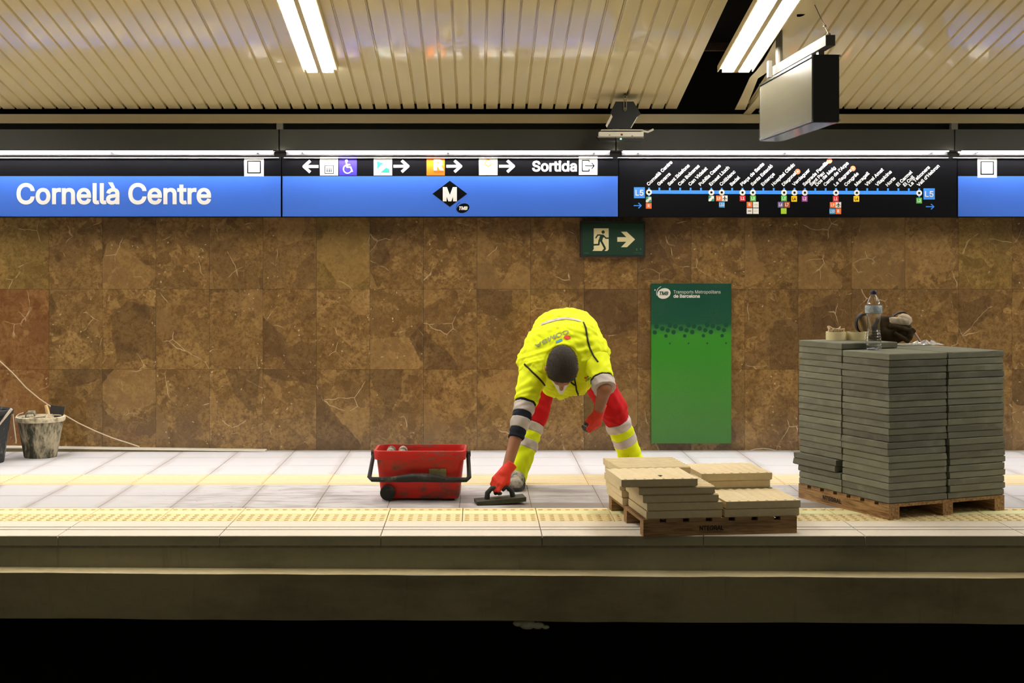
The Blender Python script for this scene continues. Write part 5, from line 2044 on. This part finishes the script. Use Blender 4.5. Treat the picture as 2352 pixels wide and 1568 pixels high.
# boots
for an, yaw in ((ANL, .12), (ANR, -.25)):
    def f_boot(X, Y, Z, an=an, yaw=yaw):
        c, s = math.cos(yaw), math.sin(yaw)
        dirx, diry = -s, -c
        heel = (an[0] - dirx * .05, an[1] - diry * .05, .045)
        toe = (an[0] + dirx * .16, an[1] + diry * .16, .036)
        d = rc(X, Y, Z, heel, toe, .044, .046)
        d = smin(d, rc(X, Y, Z, (an[0], an[1], .06), (an[0], an[1], .105), .046, .042), .03)
        d = smin(d, rc(X, Y, Z, (an[0], an[1], .08), (an[0] + dirx * .08, an[1] + diry * .08, .05), .046, .046), .03)
        return np.maximum(d, .002 - Z)
    bt = wear('work_boot', f_boot, (an[0] - .16, an[1] - .26, -.005), (an[0] + .16, an[1] + .16, .22), .005, BOOT)

    def f_sole(X, Y, Z, f=f_boot):
        return np.maximum(np.maximum(f(X, Y, np.maximum(Z, .026)) - .004, .001 - Z), Z - .024)
    wear('boot_sole', f_sole, (an[0] - .16, an[1] - .26, -.006), (an[0] + .16, an[1] + .16, .04), .004, simple('dark_rubber_sole', rgb(52, 48, 42), .8, var=.3, scale=30), None, bt)

# hair: a cap of short hair that leaves face and ears free
def f_hair(X, Y, Z):
    d = head(X, Y, Z, False) - .011
    a, f, u_ = hcoord(X, Y, Z)
    d = d + .0012 * np.sin(260 * a) * np.sin(240 * u_ + 60 * f)
    d = np.maximum(d, (f - .062) - (u_ - .02) * .55)          # hairline at the forehead
    d = np.maximum(d, -.075 - u_ + np.maximum(f, 0) * 1.3)    # nape and sideburns
    return d


hair = wear('hair', f_hair, tuple(HC - .17), tuple(HC + .17), .005, HAIR)
# short strands standing off the cap
random.seed(31)
b = MB()
me = hair.data
for p_ in random.sample(list(me.polygons), min(len(me.polygons), 3600)):
    c, n_ = p_.center + Vector((random.uniform(-.003, .003), random.uniform(-.003, .003), random.uniform(-.003, .003))), p_.normal
    tdir = (n_ + Vector((random.uniform(-.7, .7), random.uniform(-.7, .7), random.uniform(-.9, .4)))).normalized()
    sd = n_.orthogonal().normalized() * .0011
    sd2 = n_.cross(sd)
    q_ = c - n_ * .002
    b.add([q_ + sd, q_ - sd * .5 + sd2 * .8, q_ - sd * .5 - sd2 * .8, q_ + tdir * random.uniform(.006, .011)], [(0, 1, 3), (1, 2, 3), (2, 0, 3)])
o = b.build('hair_strands', HAIR, hair)
o['kind'] = 'stuff'


def f_mask(X, Y, Z):
    a, f, u_ = hcoord(X, Y, Z)
    d = rc(a, f, u_, (0, .075, -.055), (0, .128, -.045), .052, .020)
    return np.maximum(d, .072 - f)


wear('dust_mask', f_mask, tuple(HC - .2), tuple(HC + .2), .005, simple('white_mask', rgb(226, 222, 214), .8))

# print and piping laid on the vest
bm = bmesh.new()
bm.from_mesh(vest.data)
for ch in person.children:
    if ch.name.startswith('shirt_sleeve'):
        bm.from_mesh(ch.data)
BV = BVHTree.FromBMesh(bm)
CAMP = Vector((0, 0, EYE)) - Vector(PO)


def on_vest(px, py, off=.003):
    d = Vector(((px - PX) / F, 1, (PY - py) / F)).normalized()
    hit, nrm, i, dist = BV.ray_cast(CAMP, d)
    if hit is None or dist > 9.0:
        hit2, nrm, i, dist = BV.find_nearest(CAMP + d * 8.45)
        hit = hit2
    if nrm.dot(d) > 0:
        nrm = -nrm
    return hit + nrm * off


VQ = lambda a: 1180 + a / 7.128
VT = lambda a: 710 + a / 7.128


def ribbon(name, pairs, mat, off=.004, sub=6, cross=4):
    b = MB()
    P0 = []
    for (a, c), (a2, c2) in zip(pairs, pairs[1:]):
        for k in range(sub):
            t = k / sub
            P0.append(((a[0] + (a2[0] - a[0]) * t, a[1] + (a2[1] - a[1]) * t), (c[0] + (c2[0] - c[0]) * t, c[1] + (c2[1] - c[1]) * t)))
    P0.append(pairs[-1])
    vs, fs = [], []
    for a, c in P0:
        for k in range(cross + 1):
            t = k / cross
            vs.append(on_vest(VQ(a[0] + (c[0] - a[0]) * t), VT(a[1] + (c[1] - a[1]) * t), off))
    m = cross + 1
    for i in range(len(P0) - 1):
        for k in range(cross):
            fs.append((i * m + k, i * m + k + 1, (i + 1) * m + k + 1, (i + 1) * m + k))
    b.add(vs, fs)
    return b.build(name, mat, vest, (0, 0, 0), True)


ribbon('reflective_band', [((450, 240), (455, 268)), ((570, 192), (570, 226)), ((700, 152), (700, 192)), ((850, 134), (850, 168)), ((1000, 158), (1000, 190)), ((1110, 190), (1105, 214))], SILVER)


def pipe(pts, r=.0055):
    q_ = []
    for (a, c), (a2, c2) in zip(pts, pts[1:]):
        for k in range(5):
            t = k / 5
            q_.append(on_vest(VQ(a + (a2 - a) * t), VT(c + (c2 - c) * t), .003))
    q_.append(on_vest(VQ(pts[-1][0]), VT(pts[-1][1]), .003))
    # drop sudden jumps where the ray slips past an edge
    out = [q_[0]]
    for p in q_[1:]:
        if (p - out[-1]).length < .09:
            out.append(p)
    return MB().tube(out, r, 6).build('piping', PIPING, vest, (0, 0, 0), True)


pipe([(180, 900), (270, 995), (370, 1090), (470, 1200), (545, 1310), (585, 1390)])
pipe([(1140, 220), (1175, 300), (1195, 420), (1210, 530), (1250, 650), (1310, 770), (1380, 865)])
pipe([(990, 1100), (1005, 1200), (1025, 1320), (1055, 1400)])
pipe([(930, 1190), (1000, 1240)])
# lettering upside down to us: the worker bends towards the viewer
V, T, wd = text2d('COMSA', 0.035, 0.0)
V2 = V / np.array([wd, 1.0])


def vest_text(fn, mat):
    # subdivide so the print follows the cloth
    bm2 = bmesh.new()
    vv = [bm2.verts.new((a, c, 0)) for a, c in V2]
    for tri in T:
        try:
            bm2.faces.new([vv[i] for i in tri])
        except ValueError:
            pass
    bmesh.ops.subdivide_edges(bm2, edges=[e for e in bm2.edges if e.calc_length() > .06], cuts=2)
    bm2.verts.ensure_lookup_table()
    for i, v in enumerate(bm2.verts):
        v.index = i
    vs = [on_vest(*fn(v.co.x, v.co.y), .0035) for v in bm2.verts]
    fs = [[v.index for v in f.verts] for f in bm2.faces]
    b = MB()
    b.add(vs, fs)
    bm2.free()
    return b.build('vest_lettering', mat, vest)


vest_text(lambda u_, v__: (VQ(890 - 545 * u_ + 18 * v__), VT(338 + 252 * u_ - 46 * math.sin(math.pi * u_) * .5 + (64 - 8 * u_) * v__)), PRINT_GREY)
vest_text(lambda u_, v__: (VQ(1172 + 130 * u_ + 6 * v__), VT(1182 - 52 * u_ - 34 * v__)), PRINT_GREEN)


def vest_blob(cx, cy, rx, ry, mat, n=20, poly=None):
    b = MB()
    pts = poly or [(cx + rx * math.cos(2 * math.pi * k / n), cy + ry * math.sin(2 * math.pi * k / n)) for k in range(n)]
    vs = [on_vest(VQ(cx), VT(cy), .0035)]
    m = len(pts)
    for s in (.5, 1):
        vs += [on_vest(VQ(cx + (a - cx) * s), VT(cy + (c - cy) * s), .0035) for a, c in pts]
    fs = [(0, 1 + k, 1 + (k + 1) % m) for k in range(m)]
    fs += [(1 + k, 1 + m + k, 1 + m + (k + 1) % m, 1 + (k + 1) % m) for k in range(m)]
    b.add(vs, fs)
    return b.build('vest_emblem', mat, vest)


vest_blob(877, 463, 57, 33, PRINT_RED)
vest_blob(744, 524, 0, 0, PRINT_BLUE, poly=[(688, 524), (738, 504), (788, 485), (795, 505), (800, 526), (748, 543), (695, 560), (691, 542)])
vest_blob(1172, 1118, 22, 18, PRINT_RED, 12)
vest_blob(1214, 1105, 17, 13, PRINT_GREEN, 12)
bm.free()

# the float under the hand
r = thing('grout_float', 'dark rubber grout float pressed on the wet tiles by the worker', 'float', (FLO[0], FLO[1], .004), (math.radians(0), math.radians(-4), math.radians(8)))
MB().box((0, 0, .020), (.285, .125, .016)).build('float_plate', simple('dark_float_plastic', rgb(54, 54, 36), .6, var=.3, scale=20), r)
MB().box((0, 0, .0075), (.282, .122, .008)).build('rubber_face', simple('olive_float_rubber', rgb(74, 74, 44), .7, var=.3, scale=20), r)
MB().tube([(-.075, 0, .03), (-.07, 0, .062), (-.045, 0, .086), (.045, 0, .086), (.07, 0, .062), (.075, 0, .03)], [.016, .015, .0145, .0145, .015, .016], 10).build('grip', simple('black_grip', rgb(30, 32, 28), .6), r, (0, 0, 0), True)
